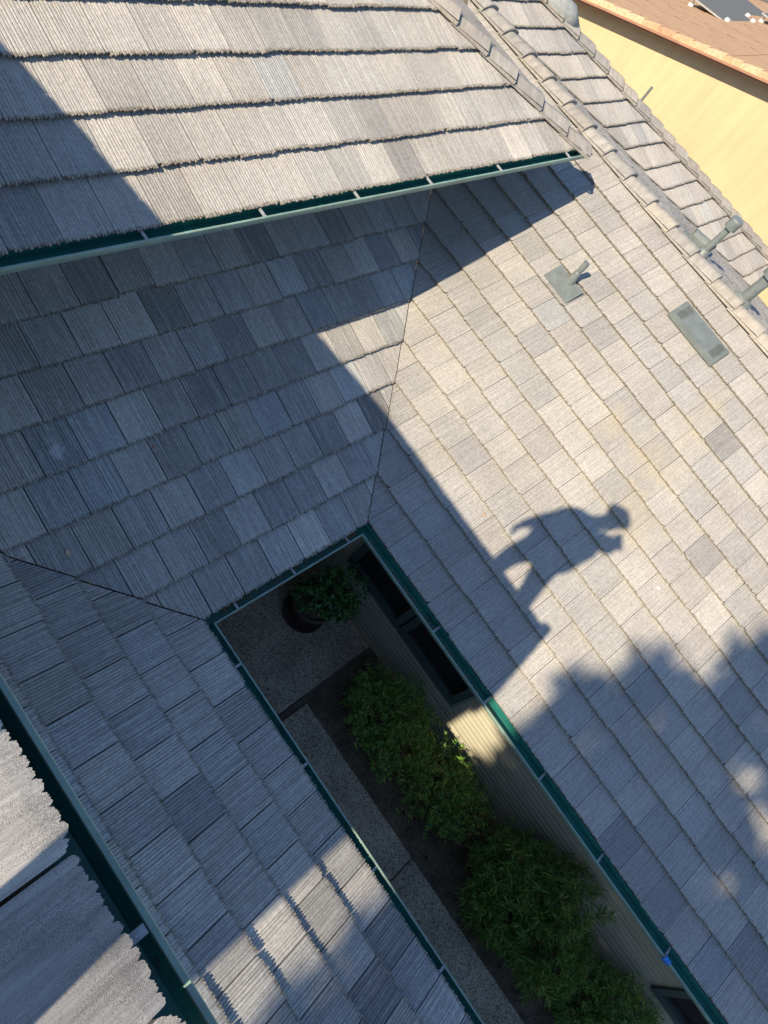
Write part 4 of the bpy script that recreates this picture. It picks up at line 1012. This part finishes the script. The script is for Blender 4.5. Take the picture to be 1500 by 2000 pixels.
wr = Vector(B_[21]); pd = (grip - wr).normalized()
hand(wr, pd, right, fwd, 0.35, 1)
phone = empty('phone', CAM - fwd * 0.014 - up * 0.052); tag(phone, 'black phone held up by the person taking the photo', 'phone')
phone.rotation_euler = camo.matrix_world.to_euler()
bm = bmesh.new(); add_box(bm, (0, 0, 0), (0.076, 0.160, 0.008), bev=0.003); bm_obj('phone_body', bm, (M_DARK,), phone)
bm = bmesh.new(); add_box(bm, (0, 0, 0.0045), (0.070, 0.153, 0.001)); bm_obj('screen', bm, (M_GLASS,), phone)

# tall tree beyond the tall wing; its crown dapples the lower right of the roofs
TX = -13.0
def sunpt(y0, zz, x): t = x / SUN.x; return Vector((x, y0 + SUN.y * t, zz + SUN.z * t + EZ))
tree = empty('tall_tree', (TX, -5.2, 0)); tag(tree, 'tall leafy tree behind the photographer, known by its dappled shade on the tiles', 'tree')
r = random.Random(21); V, F = [], []
gaps = [(-3.34, 2.95, 0.21), (-3.55, 2.88, 0.17), (-3.82, 2.84, 0.24), (-3.92, 2.05, 0.17), (-4.8, 1.6, 0.08), (-2.44, -0.05, 0.06), (-2.36, -0.45, 0.07), (-2.42, 0.60, 0.10), (-2.62, -0.12, 0.05), (-4.25, 3.5, 0.12), (-2.72, -0.5, 0.07)]
edge = [(-1.6, -2.4), (-0.6, -2.32), (0.0, -2.32), (0.3, -2.30), (0.62, -2.27), (0.95, -2.1), (1.15, -1.98), (1.5, -1.90), (1.9, -1.88), (2.4, -1.93), (2.88, -2.06), (3.2, -2.24), (3.32, -2.50), (3.7, -2.38), (4.2, -2.52), (5.2, -2.9), (6.4, -3.9), (7.2, -5.2)]
def edge_y(z):
    for (a, ya), (b, yb) in zip(edge, edge[1:]):
        if a <= z <= b: return ya + (yb - ya) * (z - a) / (b - a)
    return -9
tries = 0; cnt = 0
while cnt < 26000:
    zz = r.uniform(-1.6, 7.0); y0 = r.uniform(-9.6, -1.8)
    lim = edge_y(zz) + 0.13 * noise.noise(Vector((zz * 2.2, 0, 4))) + 0.12 * noise.noise(Vector((zz * 5.5, 2, 4))) + 0.10 * noise.noise(Vector((zz * 11, 2, 9)))
    if y0 > lim - 0.03: continue
    # rounded far side
    if ((y0 + 5.6) / 4.0) ** 2 + ((zz - 2.4) / 5.0) ** 2 > 1.0 and y0 < -3.5: continue
    if any((y0 - a) ** 2 + (zz - b) ** 2 < (c * (1 + 0.35 * noise.noise(Vector((y0 * 6, zz * 6, 0))))) ** 2 for a, b, c in gaps): continue
    x = TX + r.uniform(-1.5, 1.5)
    p = sunpt(y0, zz, x) - Vector((TX, -5.2, 0))
    leaf(V, F, p, rv(r), rv(r), r.uniform(0.20, 0.34), r.uniform(0.13, 0.20), 0.1, 0.1); cnt += 1
mesh_obj('crown', V, F, (M_TREE,), tree)
bm = bmesh.new(); add_tube(bm, [(0, 0, -0.2), (0.1, 0.1, 3), (0.0, 0.3, 7), (0.1, 0.4, 11), (0.0, 0.5, 15)], [0.42, 0.34, 0.28, 0.2, 0.06], 12)
for (h, dx, dy, dz) in ((7, 0.8, 2.2, 3.5), (8, -0.6, -2.4, 3.4), (9.5, 0.5, 1.9, 3.2), (10.5, -0.4, -2.0, 3.0), (11.5, 0.6, 1.2, 3.2)):
    add_tube(bm, [(0.05, 0.35, h), (0.05 + dx * 0.5, 0.35 + dy * 0.5, h + dz * 0.55), (0.05 + dx, 0.35 + dy, h + dz)], [0.14, 0.09, 0.03], 8)
bm_obj('trunk', bm, (M_BARK,), tree, True)
